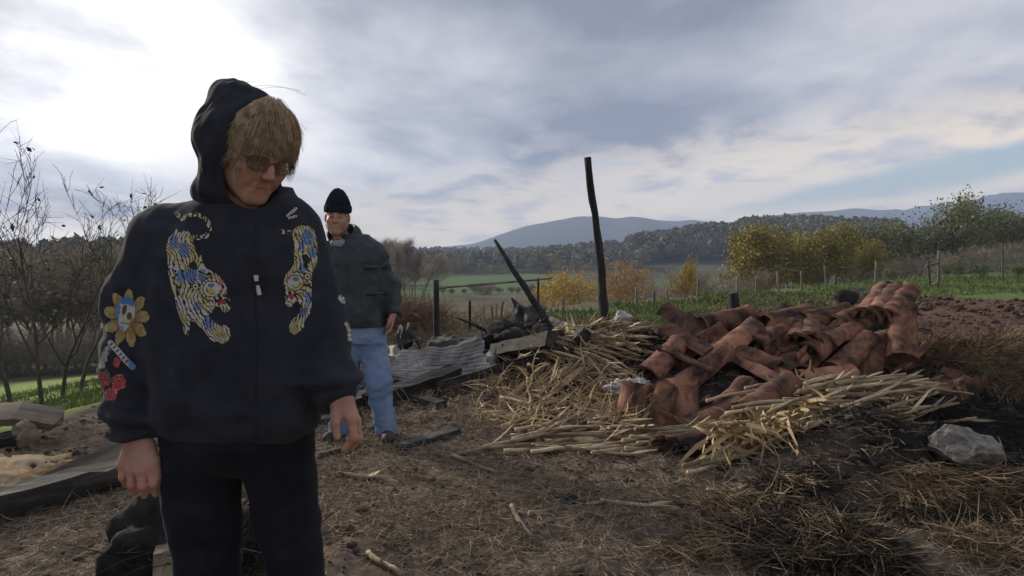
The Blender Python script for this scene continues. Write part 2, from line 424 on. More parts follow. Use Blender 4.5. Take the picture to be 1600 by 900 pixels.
# ================================================================= TREES, SHRUBS, HEDGES
def grow(seed, H, r0, levels=4, nb=(6, 5, 4, 3), ang=(.5, .6, .7, .8), lenf=(.45, .5, .5, .5), first=.3, up=.25, wob=.12, lean=0., stems=1):
    """branch skeleton -> p0, p1, r0, r1, level arrays and twig tips"""
    rg = np.random.default_rng(seed); segs = []; tips = []
    def branch(p, dv, L, r, lev):
        n = 7 if lev == 0 else (5 if lev == 1 else 3)
        pts = [p]; dirs = []
        for i in range(n):
            dv = dv + rg.normal(0, wob * (1 + .5 * lev), 3) + np.array([0, 0, up * .12 * (lev > 0)]); dv = dv / np.linalg.norm(dv)
            q = pts[-1] + dv * L / n
            ra, rb = r * (1 - .8 * i / n), r * (1 - .8 * (i + 1) / n)
            segs.append((pts[-1], q, ra, rb, lev)); pts.append(q); dirs.append(dv)
        if lev >= levels - 1:
            tips.append((pts[-1], dirs[-1])); tips.append((pts[len(pts) // 2], dirs[len(pts) // 2 - 1])); return
        k = nb[lev]
        for j in range(k):
            f = first + (1 - first) * (j + rg.random()) / k if lev == 0 else .2 + .8 * (j + rg.random()) / k
            i = min(int(f * n), n - 1); base = pts[i] + (pts[i + 1] - pts[i]) * (f * n - i)
            dd = dirs[i]; az = rg.random() * 6.283 if lev else (j * 2.4 + rg.random())
            a_, b_ = frames(dd[None]); side = a_[0] * math.cos(az) + b_[0] * math.sin(az)
            an = ang[lev] * rg.uniform(.7, 1.3); nd = dd * math.cos(an) + side * math.sin(an)
            branch(base, nd, L * lenf[lev] * rg.uniform(.7, 1.25) * (1.15 - .5 * f if lev == 0 else 1), max(r * (1 - .75 * f) * .62, .003), lev + 1)
    for s in range(stems):
        d0 = np.array([lean + rg.normal(0, .05 + .22 * (stems > 1)), rg.normal(0, .05 + .22 * (stems > 1)), 1.]); d0 /= np.linalg.norm(d0)
        branch(np.array([rg.normal(0, .1 * (stems > 1)), rg.normal(0, .1 * (stems > 1)), -.15]), d0, H * rg.uniform(.85, 1.), r0 / stems ** .4, 0)
    A = np.array([s[0] for s in segs]); B = np.array([s[1] for s in segs])
    sc = H / max(B[:, 2].max(), .1)
    T = np.array([t[0] for t in tips]); D = np.array([t[1] for t in tips])
    return A * sc, B * sc, np.array([s[2] for s in segs]), np.array([s[3] for s in segs]), np.array([s[4] for s in segs]), T * sc, D
def leaves(T, rg, n, spread, size, droop=.0):
    """small folded leaf faces scattered round twig tips -> V, F"""
    k = rg.integers(0, len(T), n); c = T[k] + rg.normal(0, spread, (n, 3)); c[:, 2] -= droop * rg.random(n)
    a = nrm(rg.normal(0, 1, (n, 3))); b = nrm(np.cross(a, rg.normal(0, 1, (n, 3))))
    s = size * rg.uniform(.6, 1.4, (n, 1))
    V = np.stack([c - a * s, c + b * s * .55, c + a * s, c - b * s * .55], 1).reshape(-1, 3)
    return V, np.arange(n * 4).reshape(n, 4)
def twigs(T, D, rg, n, L, r):
    k = rg.integers(0, len(T), n); d0 = nrm(D[k] + rg.normal(0, .55, (n, 3)) + np.array([0, 0, .25]))
    p = T[k] - D[k] * rg.random((n, 1)) * L * .8
    return tubes(p, p + d0 * L * rg.uniform(.4, 1.2, (n, 1)), np.full(n, r), np.full(n, r * .35), 3)
M_bark = pmat('bark_grey', [(.10, .09, .078), (.16, .145, .125), (.22, .20, .175)], scale=14, bump=.5, rnd=.2)
M_bark_dark = pmat('bark_dark', [(.040, .036, .032), (.07, .062, .054), (.11, .098, .085)], scale=14, bump=.5, rnd=.15)
M_twig = pmat('twig_brown', [(.20, .172, .14), (.28, .245, .205), (.36, .315, .265)], scale=1.2, bump=0, rnd=.22)
M_twig_red = pmat('twig_russet', [(.16, .105, .080), (.21, .14, .105), (.26, .18, .135)], scale=1.2, bump=0, rnd=.2)
def leafmat(n, a, b, c_):
    m = pmat(n, [a, b, c_], scale=1.1, bump=0, rnd=.18, rough=.75)
    bs = [x for x in m.node_tree.nodes if x.type == 'BSDF_PRINCIPLED'][0]
    return m
M_lyel = leafmat('leaf_yellow', (.34, .22, .035), (.48, .33, .05), (.58, .44, .08))
M_lyg = leafmat('leaf_yellow_green', (.17, .17, .045), (.28, .245, .055), (.42, .34, .075))
M_lgr = leafmat('leaf_dull_green', (.09, .115, .05), (.135, .16, .07), (.20, .21, .10))
M_lol = leafmat('leaf_olive_brown', (.15, .145, .09), (.21, .195, .12), (.27, .235, .145))
M_lor = leafmat('leaf_orange', (.30, .15, .05), (.42, .24, .065), (.50, .33, .09))
def tree_proto(seed, H, kind):
    rg = np.random.default_rng(seed)
    cfg = dict(
        sapling=dict(r0=.036, levels=4, nb=(8, 4, 4), ang=(.45, .55, .6), lenf=(.55, .5, .45), first=.28, up=1.0, wob=.10),
        bare=dict(r0=.13, levels=4, nb=(10, 6, 4), ang=(.55, .6, .7), lenf=(.42, .5, .5), first=.3, up=.7, wob=.10),
        pole=dict(r0=.11, levels=4, nb=(12, 5, 3), ang=(.5, .6, .7), lenf=(.24, .5, .5), first=.55, up=.8, wob=.05),
        leafy=dict(r0=.13, levels=4, nb=(11, 6, 4), ang=(.6, .6, .7), lenf=(.42, .5, .5), first=.2, up=.5, wob=.12),
        spread=dict(r0=.20, levels=4, nb=(10, 6, 4), ang=(.75, .65, .7), lenf=(.55, .5, .5), first=.22, up=.5, wob=.16, lean=.15),
        shrub=dict(r0=.045, levels=3, nb=(6, 5), ang=(.5, .6), lenf=(.5, .5), first=.15, up=.5, wob=.12, stems=7))
    base, var = kind
    A, B, ra, rb, lv, T, D = grow(seed, H, **cfg[base])
    k = lv <= 1
    V, F = tubes(A[k], B[k], ra[k], rb[k], 6)
    trunk_m = M_bark_dark if var in ('dark', 'dull') else M_bark
    trunk = mesh_np('trunk', V, F, trunk_m)
    parts = [tubes(A[~k], B[~k], np.maximum(ra[~k], .004 * H / 4), np.maximum(rb[~k], .003 * H / 4), 3)]
    tm = M_twig_red if var == 'red' else (M_bark_dark if var == 'dark' else M_twig)
    tw = dict(sapling=150, bare=1900, pole=1500, leafy=700, spread=1300, shrub=1300)[base]
    parts.append(twigs(T, D, rg, tw, H * .10, .0016 * H if base != 'sapling' else .0011 * H))
    off, Vs, Fs, Ms = 0, [], [], []
    for v, f in parts: Vs.append(v); Fs.append(f + off); Ms.append(np.zeros(len(f), int)); off += len(v)
    lm = dict(yellow=M_lyel, ygreen=M_lyg, dull=M_lgr, olive=M_lol, orange=M_lor).get(var)
    if lm is not None:
        n = dict(leafy=3700, spread=3600, shrub=3000, pole=1500, bare=650)[base]
        if var == 'orange' and base == 'shrub': n = 1800
        v, f = leaves(T, rg, n, H * .055, .016 * H if base != 'shrub' else .020 * H)
        Vs.append(v); Fs.append(f + off); Ms.append(np.ones(len(f), int)); off += len(v)
    elif base == 'sapling':
        v, f = leaves(T, rg, 26, H * .01, .012 * H); Vs.append(v); Fs.append(f + off); Ms.append(np.zeros(len(f), int))
    crown = mesh_np('crown', np.concatenate(Vs), np.concatenate(Fs), [tm, lm or tm], fmat=np.concatenate(Ms), smooth=False)
    return trunk, crown, H
PROTO = {}
def proto(kind, nvar):
    if kind not in PROTO: PROTO[kind] = [tree_proto(1000 + 37 * len(PROTO) + i, 4.0 if kind[0] in ('sapling', 'shrub') else 9.0, kind) for i in range(nvar)]
    return PROTO[kind]
def put_tree(name, kind, nvar, px, d, ytop, label, cat, group, wide=1., rz=None, hmin=None, var=None):
    pr = proto(kind, nvar); tk, cr, H0 = pr[(var if var is not None else rng.integers(0, 99)) % len(pr)]
    X = (px - 800) / 1200 * d; zb = gz(X, d)
    H = CAMH + (390 - ytop) / 1200 * d - zb
    if hmin: H = max(H, hmin)
    s = H / H0
    o = empty(name, (X, d, zb - .05 * s), rng.random() * 6.28 if rz is None else rz); o.scale = (s * wide, s * wide, s)
    link('trunk', tk, o); link('crown', cr, o)
    tag(o, label, cat, group); return o
# bare saplings on the slope at the left
put_tree('bare_tree', ('sapling', 'dark'), 3, 18, 8.0, 148, 'slim leafless young tree with a forked top, beside the burnt boards', 'tree', 'leafless young trees on the slope', 1.0, .4, var=0)
put_tree('bare_tree', ('sapling', 'dark'), 3, 58, 8.8, 190, 'leafless young tree with long upswept twigs behind the painted metal sheet', 'tree', 'leafless young trees on the slope', .95, 2.0, var=1)
put_tree('bare_tree', ('sapling', 'dark'), 3, -26, 9.4, 165, 'leafless young trees standing at the rim of the slope', 'tree', 'leafless young trees on the slope', 1., 4.0, var=2)
put_tree('bare_tree', ('sapling', 'dark'), 3, 118, 11.0, 262, 'smaller leafless young tree close to the person in the black hooded jacket', 'tree', 'leafless young trees on the slope', 1.1, 1.0, var=2)
put_tree('bare_tree', ('sapling', 'dark'), 3, 205, 12.5, 310, 'leafless young tree half hidden behind the embroidered sleeve', 'tree', 'leafless young trees on the slope', 1.2, 5.2, var=1)
put_tree('bare_tree', ('sapling', 'dark'), 3, 88, 10.6, 300, 'thin leafless young tree between the two taller young trees and the embroidered sleeve', 'tree', 'leafless young trees on the slope', 1.2, 3.1, var=0)
# the wood on the left
WL = 'leafless grey-brown tree in the wood across the green field'
for i in range(34):
    px = -110 + i * 14.5 + rng.normal(0, 4)
    put_tree('woodland_tree', ('bare', 'olive') if i % 3 else ('bare', 'plain'), 3, px, rng.uniform(37, 47), rng.uniform(386, 404), WL, 'tree', 'trees of the wood across the field', 1.25)
for i in range(26):
    px = -100 + i * 19 + rng.normal(0, 5)
    put_tree('woodland_tree', ('bare', 'plain'), 3, px, rng.uniform(50, 64), rng.uniform(379, 392), WL, 'tree', 'trees of the wood across the field', 1.2)
WS = 'low grey-brown bush along the foot of the left-hand wood'
for i in range(26):
    put_tree('woodland_bush', ('shrub', 'plain'), 3, -60 + i * 13 + rng.normal(0, 4), rng.uniform(33, 36), rng.uniform(500, 540), WS, 'bush', 'bushes at the foot of the wood', 1.3)
# tall thin trees behind the man
for i in range(16):
    put_tree('tall_tree', ('pole', 'plain'), 3, 566 + i * 5.6 + rng.normal(0, 2), rng.uniform(78, 100), rng.uniform(373, 384) + max(0, i - 12) * 3, 'tall thin bare-stemmed tree beyond the man in the knitted hat', 'tree', 'row of tall thin trees in the valley', 1.0)
for i in range(16):
    put_tree('valley_tree', ('bare', 'olive'), 3, 585 + i * 10 + rng.normal(0, 4), rng.uniform(105, 140) if i < 9 else rng.uniform(265, 285), rng.uniform(395, 420), 'leafless brown valley tree beside the small green field', 'tree', 'trees round the valley field', 1.2)
for i in range(30):
    px = 640 + i * 12.5 + rng.normal(0, 5)
    put_tree('valley_tree', ('leafy', 'olive') if i % 2 else ('bare', 'olive'), 3, px, rng.uniform(275, 330), rng.uniform(402, 414), 'olive-brown tree in the belt behind the valley field', 'tree', 'belt of trees behind the valley field', 1.4)
for i in range(15):
    px = 690 + i * 15 + rng.normal(0, 4)
    put_tree('hedge_bush', ('shrub', 'olive'), 3, px, rng.uniform(140, 148), rng.uniform(441, 452), 'dull bush in the hedge across the valley field', 'bush', 'hedge across the valley field', 1.6)
for px, d, yt in ((705, 262, 409), (755, 258, 412), (785, 270, 415)):
    put_tree('valley_tree', ('leafy', 'ygreen'), 3, px, d, yt, 'yellowish tree in the tree belt behind the valley field', 'tree', 'yellow trees of the tree belt', 1.2)
# autumn shrubs on the near slope
put_tree('yellow_bush', ('shrub', 'yellow'), 3, 890, 27, 418, 'rounded bush with golden yellow leaves beside the tall charred pole', 'bush', None, 1.0, var=0)
put_tree('yellow_bush', ('shrub', 'orange'), 3, 975, 29, 404, 'thin bush with orange-brown leaves just behind the tall charred pole', 'bush', None, .95, var=0)
put_tree('yellow_bush', ('shrub', 'yellow'), 3, 1066, 31, 398, 'narrow bush with bright yellow leaves behind the fence posts', 'bush', None, .62, var=1)
put_tree('yellow_bush', ('shrub', 'orange'), 3, 850, 30, 445, 'low bush with thin orange leaves next to the golden bush', 'bush', None, .9, var=1)
for i in range(17):
    px = 930 + i * 17 + rng.normal(0, 5)
    put_tree('brown_bush', ('shrub', 'red') if i % 2 else ('shrub', 'plain'), 3, px, rng.uniform(31, 40), rng.uniform(415, 440) - (i > 9) * 8, 'leafless russet-brown bush behind the line of fence posts', 'bush', 'leafless bushes behind the fence posts', 1.0)
for i in range(14):
    px = 600 + i * 20 + rng.normal(0, 6)
    put_tree('brown_bush', ('shrub', 'plain'), 3, px, rng.uniform(19, 26), rng.uniform(462, 482), 'low leafless scrub at the rim of the slope beyond the rubble', 'bush', 'scrub at the rim of the slope', .9)
for i in range(17):
    px = 1158 + i * 11.5 + rng.normal(0, 3)
    put_tree('autumn_tree', ('leafy', 'ygreen'), 3, px, rng.uniform(44, 54), rng.choice([350, 356, 362, 372, 384]) + rng.uniform(-4, 4) + (18 if i < 3 else 0) + (14 if i > 14 else 0), 'slender tree with yellow-green autumn leaves in the row past the fence', 'tree', 'row of yellow-green autumn trees', rng.uniform(.85, 1.35))
for i, (px, d, yt) in enumerate(((1352, 52, 352), (1378, 56, 345), (1405, 60, 352), (1436, 55, 338), (1468, 58, 326), (1500, 54, 306), (1535, 60, 318), (1568, 57, 330), (1600, 60, 326), (1640, 58, 330), (1420, 70, 350), (1520, 72, 335), (1585, 75, 338))):
    put_tree('green_tree', ('spread', 'dull'), 3, px, d, yt, 'spreading tree with thin dull green leaves past the grass strip' if i != 5 else 'tallest spreading tree with thin green leaves past the grass strip', 'tree', 'green trees past the grass strip', 1.0)
for i in range(16):
    put_tree('brown_bush', ('shrub', 'plain'), 3, 1330 + i * 19 + rng.normal(0, 5), rng.uniform(46, 52), rng.uniform(404, 418), 'grey-brown undergrowth bush beneath the dull green trees', 'bush', 'undergrowth beneath the green trees', 1.1, hmin=2)
for px, d, yt in ((1392, 38, 418), (1500, 34, 418), (1530, 33, 414), (1575, 36, 411), (1592, 34, 410), (1480, 35, 424)):
    put_tree('scrub_bush', ('shrub', 'dull'), 3, px, d, yt, 'low straggly green scrub along the fence on the grass strip', 'bush', 'scrub along the grass strip', 1.5, hmin=.8)
# far woods: masses no one could count
def wood_mass(name, spots, mat, seed):
    rg = np.random.default_rng(seed); Vs, Fs, off = [], [], 0
    for X, Y, H in spots:
        zb = gz(X, Y); n = 130
        dv = nrm(rg.normal(0, 1, (n, 3))); dv[:, 2] = np.abs(dv[:, 2]) * 1.1 - .15
        c_ = np.array([X, Y, zb + H * .45]) + dv * np.array([H * .36, H * .36, H * .5]) * rg.uniform(.7, 1.05, (n, 1))
        a = nrm(rg.normal(0, 1, (n, 3))); b = nrm(np.cross(a, dv)); s = H * .10 * rg.uniform(.6, 1.4, (n, 1))
        V = np.stack([c_ - a * s, c_ - b * s * .8, c_ + a * s, c_ + b * s * .8], 1).reshape(-1, 3)
        Vs.append(V); Fs.append(np.arange(4 * n).reshape(n, 4) + off); off += len(V)
    return tag(link(name, mesh_np(name, np.concatenate(Vs), np.concatenate(Fs), mat, smooth=False)), kind='stuff')
def band(px0, px1, d0, d1, n, h0, h1, seed):
    rg = np.random.default_rng(seed); d_ = rg.uniform(d0, d1, n); px = rg.uniform(px0, px1, n)
    return [((p - 800) / 1200 * q, q, rg.uniform(h0, h1)) for p, q in zip(px, d_)]
M_fwood = pmat('forest_autumn', [(.075, .078, .04), (.12, .108, .055), (.175, .13, .065)], scale=.05, bump=0)
M_fwood2 = pmat('forest_grey', [(.12, .12, .075), (.165, .155, .095), (.21, .18, .115)], scale=.05, bump=0)
tag(wood_mass('forest', band(985, 1400, 350, 470, 520, 8, 12, 3), M_fwood, 1), 'dark autumn forest on the low hill before the mountain', 'forest')
tag(wood_mass('forest', band(600, 1010, 300, 520, 620, 6, 9, 4), M_fwood2, 2), 'grey-green wood on the plain left of the forested hill', 'forest')
tag(wood_mass('forest', band(560, 1150, 700, 900, 320, 6, 10, 5), M_fwood, 3), 'thin dark belt of wood at the far edge of the plain', 'forest')
tag(wood_mass('forest', band(1330, 1750, 250, 420, 380, 7, 11, 6), M_fwood2, 4), 'hazy brown wood behind the dull green trees', 'forest')
tag(wood_mass('forest', band(-200, 640, 170, 330, 420, 7, 10, 8), M_fwood2, 5), 'hazy wood beyond the leafless left-hand trees', 'forest')
# ================================================================= THE BURNT RUBBLE
M_char = pmat('charred_wood', [(.008, .008, .009), (.022, .021, .021), (.06, .057, .055)], scale=9, rough=.85, bump=.9, bscale=30, stretch=(1, 1, .25), rnd=.2, spec=.25, bdist=.012)
M_charx = pmat('charred_beam', [(.009, .009, .009), (.026, .024, .023), (.085, .08, .075)], scale=9, rough=.85, bump=.9, bscale=26, stretch=(.2, 1, 1), rnd=.2, spec=.25, bdist=.012)
M_oldwood = pmat('weathered_wood', [(.06, .05, .042), (.15, .125, .10), (.26, .225, .185)], scale=8, rough=.9, bump=.6, bscale=30, stretch=(.15, 1, 1), rnd=.15, bdist=.008)
M_post = pmat('fence_post_wood', [(.085, .078, .068), (.15, .138, .12), (.22, .205, .18)], scale=8, bump=.5, stretch=(1, 1, .2), rnd=.3)
def stick(name, a, b, r0, r1, mat, k=8, wob=.02, n=10, seed=0, parent=None, flat=1.):
    """gnarled round timber from a to b; the object sits at its foot"""
    a, b = np.array(a, float), np.array(b, float); rg = np.random.default_rng(seed)
    t = np.linspace(0, 1, n)[:, None]; L = np.linalg.norm(b - a)
    pts = (b - a) * t + np.cumsum(rg.normal(0, wob * L * .028, (n, 3)), 0) * np.sin(np.pi * t)
    rad = (r0 + (r1 - r0) * t[:, 0]) * rg.uniform(.86, 1.14, n)
    V, F, T = path_tube(pts, rad, k)
    V = V + nrm(V - np.repeat(np.vstack([pts]), k, 0)[:1] * 0 - 0) * 0
    me = mesh_py(name, V, F.tolist() + T.tolist(), mat, smooth=True)
    return link(name, me, parent, tuple(a))
def slab(name, a, b, w, th, mat, roll=0., seed=0, n=9, ragged=.15, bend=0., parent=None):
    """plank or beam from a to b with uneven faces and broken ends; local X runs along it"""
    a, b = np.array(a, float), np.array(b, float); L = np.linalg.norm(b - a); rg = np.random.default_rng(seed)
    xs = np.linspace(0, L, n); V = []
    for i, x in enumerate(xs):
        ww = w * (1 + ragged * rg.normal(0, .25)); tt = th * (1 + ragged * rg.normal(0, .4)); o = bend * math.sin(math.pi * i / (n - 1))
        e = ragged * w * .8 if i in (0, n - 1) else 0
        for sy, sz in ((-1, -1), (0, -1), (1, -1), (1, 1), (0, 1), (-1, 1)):
            V.append((x + rg.normal(0, e), sy * ww / 2 + rg.normal(0, .02 * w), sz * tt / 2 + o + rg.normal(0, .06 * th)))
    F = []
    for i in range(n - 1):
        for j in range(6): F.append((i * 6 + j, i * 6 + (j + 1) % 6, i * 6 + 6 + (j + 1) % 6, i * 6 + 6 + j))
    F += [tuple(range(5, -1, -1)), tuple((n - 1) * 6 + j for j in range(6))]
    o = link(name, mesh_py(name, V, F, mat), parent)
    ex = nrm((b - a)[None])[0]; up = np.array([0, 0, 1.]) if abs(ex[2]) < .95 else np.array([0, 1., 0]); ey = nrm(np.cross(up, ex)[None])[0]; ez = np.cross(ex, ey)
    R = Matrix(np.stack([ex, ey, ez], 1).tolist()) @ Matrix.Rotation(roll, 3, 'X')
    o.matrix_world = Matrix.Translation(a) @ R.to_4x4(); return o
def ground_at(px, py, lift=0.):
    q = gpt(px, py); q[2] += lift; return q
# ---- poles
a = P(951, 540, 7.0); a[2] = gz(a[0], a[1]) - .1
tag(stick('charred_pole', a, P(918, 246, 7.0), .046, .030, M_char, 10, .10, 16, 3), 'tall charred pole standing upright in the corn stalks', 'pole')
a = P(893, 505, 8.2); a[2] = gz(a[0], a[1]) - .05
tag(stick('charred_pole', a, P(773, 375, 8.6), .058, .020, M_char, 9, .12, 14, 4), 'long charred pole leaning steeply to one side, thin at its tip', 'pole')
a = P(1160, 520, 6.9); a[2] -= .15
tag(stick('charred_pole', a, P(1145, 458, 6.9), .048, .044, M_char, 10, .04, 7, 5), 'short thick charred stump of a post among the roof tiles', 'post')
a = P(682, 530, 9.6); a[2] = gz(a[0], a[1]) - .1
tag(stick('charred_post', a, P(681, 437, 9.6), .045, .036, M_char, 8, .05, 8, 6), 'dark burnt fence post holding up one end of a thin rail', 'post')
tag(stick('fence_rail', P(684, 450, 9.58), P(862, 435, 10.6), .016, .014, M_oldwood, 6, .03, 8, 7), 'thin pale rail reaching from the dark burnt post to a thin stake', 'rail')
a = P(841, 490, 10.6); a[2] = gz(a[0], a[1]) - .1
tag(stick('fence_stake', a, P(841, 434, 10.6), .022, .018, M_char, 6, .05, 6, 8), 'thin dark stake carrying the far end of the pale rail', 'post')
# ---- fence posts along the rim
for i, (px, yt, d_, dx_, ) in enumerate(((995, 448, 17.0, 0), (1042, 449, 18.5, 2), (1092, 436, 20.5, -3), (1152, 432, 22.5, 0), (1214, 424, 23, 4), (1289, 415, 24.5, 3), (1369, 408, 29, -2), (1566, 380, 33, 0), (1022, 455, 17.6, 1), (1183, 430, 22.5, -2), (1252, 424, 24, 1), (880, 464, 16.0, 0))):
    a = P(px + dx_, 480, d_); a[2] = gz(a[0], a[1]) - .2
    tag(stick('fence_post', a, P(px, yt, d_), .045, .036, M_post, 6, .06, 6, 20 + i), 'pale grey wooden fence post standing at the far edge of the grass' if px != 1566 else 'tall dark fence post with a wider top beside the right-hand scrub', 'post', 'fence posts at the far edge of the grass' if px != 1566 else None)
for i, (px, yt, d_, lean_) in enumerate(((670, 458, 13, 8), (706, 486, 11.5, 6), (734, 470, 11.3, 0), (757, 473, 12.5, -4), (768, 476, 12.8, 3), (776, 474, 13, -2), (727, 497, 11, 2), (786, 470, 12.2, -6), (802, 478, 12.5, 3), (650, 480, 13.5, -3), (697, 484, 13.2, 2))):
    a = P(px + lean_, 505, d_); a[2] = gz(a[0], a[1]) - .1
    tag(stick('fence_stake', a, P(px, yt, d_), .026, .020, M_post if i != 2 else M_char, 6, .08, 6, 40 + i), 'thin weathered stake in the old fence behind the burnt roof sheet' if i != 2 else 'blackened upright stake in the old fence behind the burnt roof sheet', 'post', 'stakes of the old fence' if i != 2 else None)
# small gate frame on the grass strip
g = empty('gate_frame', tuple(gpt(1460, 449))); gl_ = np.array(g.location); g_d = gl_[1]
def gp(px, py, dd=0): return P(px, py, g_d + dd) - gl_
for i, (a, b, m) in enumerate((((1454, 456), (1450, 407), M_bark_dark), ((1466, 452), (1467, 391), M_post), ((1465, 452), (1470, 418), M_post), ((1447, 416), (1470, 410), M_post), ((1452, 448), (1468, 440), M_post))):
    o = stick('post' if i < 3 else 'rail', gp(*a), gp(*b), .05, .042, m, 6, .05, 5, 60 + i, g)
tag(g, 'small frame of pale and dark poles standing on the grass strip', 'gate')
# ---- sheets of burnt roofing
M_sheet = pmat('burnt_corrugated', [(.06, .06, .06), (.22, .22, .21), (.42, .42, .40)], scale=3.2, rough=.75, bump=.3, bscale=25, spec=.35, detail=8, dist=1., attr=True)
M_sheetd = pmat('burnt_sheet_dark', [(.012, .012, .013), (.035, .034, .034), (.085, .08, .075)], scale=5, rough=.8, bump=.4, spec=.3, detail=8)
M_tin = pmat('painted_tin', [(.15, .08, .035), (.235, .16, .085), (.29, .235, .16), (.17, .09, .04)], scale=4.5, rough=.9, bump=.35, bscale=18, spec=.1, detail=9, dist=.8)
def sheet(name, corners, nu, nv, wave, waves, mat, seed, crumple=.02, thick=.004, label='', holes=0., ragged=.0, smooth=True):
    """thin metal sheet through four corner points (p00,p10,p11,p01) with corrugation running along u"""
    rg = np.random.default_rng(seed); c00, c10, c11, c01 = [np.array(q, float) for q in corners]
    u, v = np.meshgrid(np.linspace(0, 1, nu), np.linspace(0, 1, nv)); u, v = u.ravel(), v.ravel()
    ue = u + ragged * (fbm2(v * 6, v * 0 + seed, 3, seed)) * np.where(u > .5, u, 0); ve = v + ragged * fbm2(u * 6, u * 0 + seed + 5, 3, seed + 2) * np.where((v > .5), v, -(1 - v) * .6)
    q = (c00[None] * ((1 - ue) * (1 - ve))[:, None] + c10[None] * (ue * (1 - ve))[:, None] + c11[None] * (ue * ve)[:, None] + c01[None] * ((1 - ue) * ve)[:, None])
    nn = nrm(np.cross(c10 - c00, c01 - c00)[None])[0]
    if nn[2] < 0: nn = -nn
    off = wave * np.sin(v * waves * 2 * np.pi) + crumple * fbm2(u * 3 + seed, v * 3, 3, seed) * 2
    top = q + nn * off[:, None]; bot = top - nn * thick
    org = top.mean(0); n = nu * nv; V = np.concatenate([top, bot]) - org
    idx = np.arange(n).reshape(nv, nu)
    Ft = np.stack([idx[:-1, :-1], idx[:-1, 1:], idx[1:, 1:], idx[1:, :-1]], -1).reshape(-1, 4)
    if holes:
        cu_ = u[Ft].mean(1); cv_ = v[Ft].mean(1); keep = fbm2(cu_ * 7 + seed, cv_ * 7, 3, seed + 9) < holes; Ft = Ft[keep]
    rim = []
    from collections import Counter
    ec = {}
    for f in Ft.tolist():
        for i_ in range(4):
            e = (f[i_], f[(i_ + 1) % 4])
            if (e[1], e[0]) in ec: del ec[(e[1], e[0])]
            else: ec[e] = 1
    rim = [(b_, a_, a_ + n, b_ + n) for a_, b_ in ec]
    F = np.concatenate([Ft, Ft[:, ::-1] + n, np.array(rim)])
    g_ = np.clip(.68 + .6 * np.sin(v * waves * 2 * np.pi) + .35 * fbm2(u * 5, v * 9, 3, seed), .25, 1.15) if wave > .01 else np.ones(n)   # deep waves: groove shading put into the colour, plus random mottling
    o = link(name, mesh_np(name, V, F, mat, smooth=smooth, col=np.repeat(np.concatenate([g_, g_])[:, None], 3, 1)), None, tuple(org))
    return tag(o, label, 'metal sheet')
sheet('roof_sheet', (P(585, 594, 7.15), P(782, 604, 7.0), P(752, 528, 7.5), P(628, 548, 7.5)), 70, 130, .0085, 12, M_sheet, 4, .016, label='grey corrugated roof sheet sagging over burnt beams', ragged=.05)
sheet('roof_sheet', (P(665, 549, 7.55), P(758, 552, 7.5), P(752, 522, 7.9), P(676, 523, 7.95)), 30, 20, .004, 3, M_sheetd, 5, .03, label='black burnt flap of roofing lying on top of the corrugated sheet', ragged=.06)
sheet('roof_sheet', (P(622, 543, 7.75), P(660, 538, 7.8), P(640, 512, 8.1), P(617, 514, 8.1)), 20, 18, .004, 3, M_sheetd, 6, .05, label='curled dark metal sheet standing up beside the man\'s hand', ragged=.05)
sheet('roof_sheet', (P(758, 552, 7.3), P(776, 572, 7.25), P(788, 537, 7.5), P(764, 548, 7.6)), 14, 14, 0, 1, M_sheet, 7, .03, label='small bent-up pale corner of tin at the end of the corrugated sheet')
sheet('roof_sheet', (P(592, 562, 7.6), P(628, 556, 7.6), P(626, 538, 7.9), P(594, 545, 7.9)), 14, 12, 0, 1, M_sheet, 8, .02, label='small crumpled pale scrap behind the man\'s jeans')
sheet('roof_sheet', (P(803, 500, 8.9), P(840, 510, 8.7), P(838, 480, 9.0), P(801, 468, 9.1)), 16, 14, .003, 2, M_sheetd, 9, .03, label='dark bent sheet propped against the leaning charred pole')
tin = sheet('tin_sheet', (ground_at(-60, 800, .04), ground_at(46, 792, .03), ground_at(114, 742, .10), ground_at(-60, 730, .10)), 44, 36, 0, 1, M_tin, 12, .016, label='rusty cream-painted metal sheet with torn holes on the ground', holes=.62, ragged=.06)
# ---- beams and boards
def gslab(name, p, q, w, th, mat, seed, label, cat, la=.0, lb=.0, roll=0., **k):
    a, b = ground_at(*p), ground_at(*q); a[2] += th * .4 + la; b[2] += th * .4 + lb
    return tag(slab(name, a, b, w, th, mat, roll, seed, **k), label, cat)
gslab('charred_beam', (-40, 822), (205, 752), .16, .12, M_charx, 1, 'long black charred beam lying in front of the painted metal sheet', 'beam', .02, .02)
gslab('burnt_board', (80, 778), (262, 716), .15, .03, M_oldwood, 2, 'broad half-burnt grey board lying behind the person\'s hand', 'board', .05, .16, .6)
gslab('burnt_board', (-30, 694), (86, 690), .26, .05, M_oldwood, 3, 'weathered broken board lying at the foot of the young trees', 'board', .14, .12, .25, bend=.04)
gslab('burnt_board', (-30, 712), (30, 704), .14, .06, M_charx, 4, 'short burnt board end under the weathered broken board', 'board', .05, .06, .1)
gslab('charred_beam', (575, 640), (712, 604), .13, .10, M_charx, 5, 'charred beam lying below the corrugated roof sheet', 'beam', .02, .10, .2)
gslab('charred_beam', (500, 660), (600, 628), .14, .10, M_charx, 6, 'charred beam lying on the ground behind the man\'s legs', 'beam', .0, .04)
gslab('charred_beam', (605, 622), (690, 640), .12, .07, M_charx, 15, 'burnt beam end half buried under the corrugated roof sheet', 'beam', .02, .0)
gslab('charred_plank', (622, 704), (712, 680), .10, .035, M_charx, 7, 'short charred plank lying on the ground by the man\'s shoe', 'plank', .0, .02)
gslab('charred_plank', (480, 668), (560, 652), .12, .05, M_charx, 8, 'dark plank on the ground between the two people', 'plank', .0, .02)
gslab('broken_stick', (495, 716), (560, 702), .05, .03, M_oldwood, 9, 'flat pale stick on the ground below the hanging hand', 'stick', .0, .01)
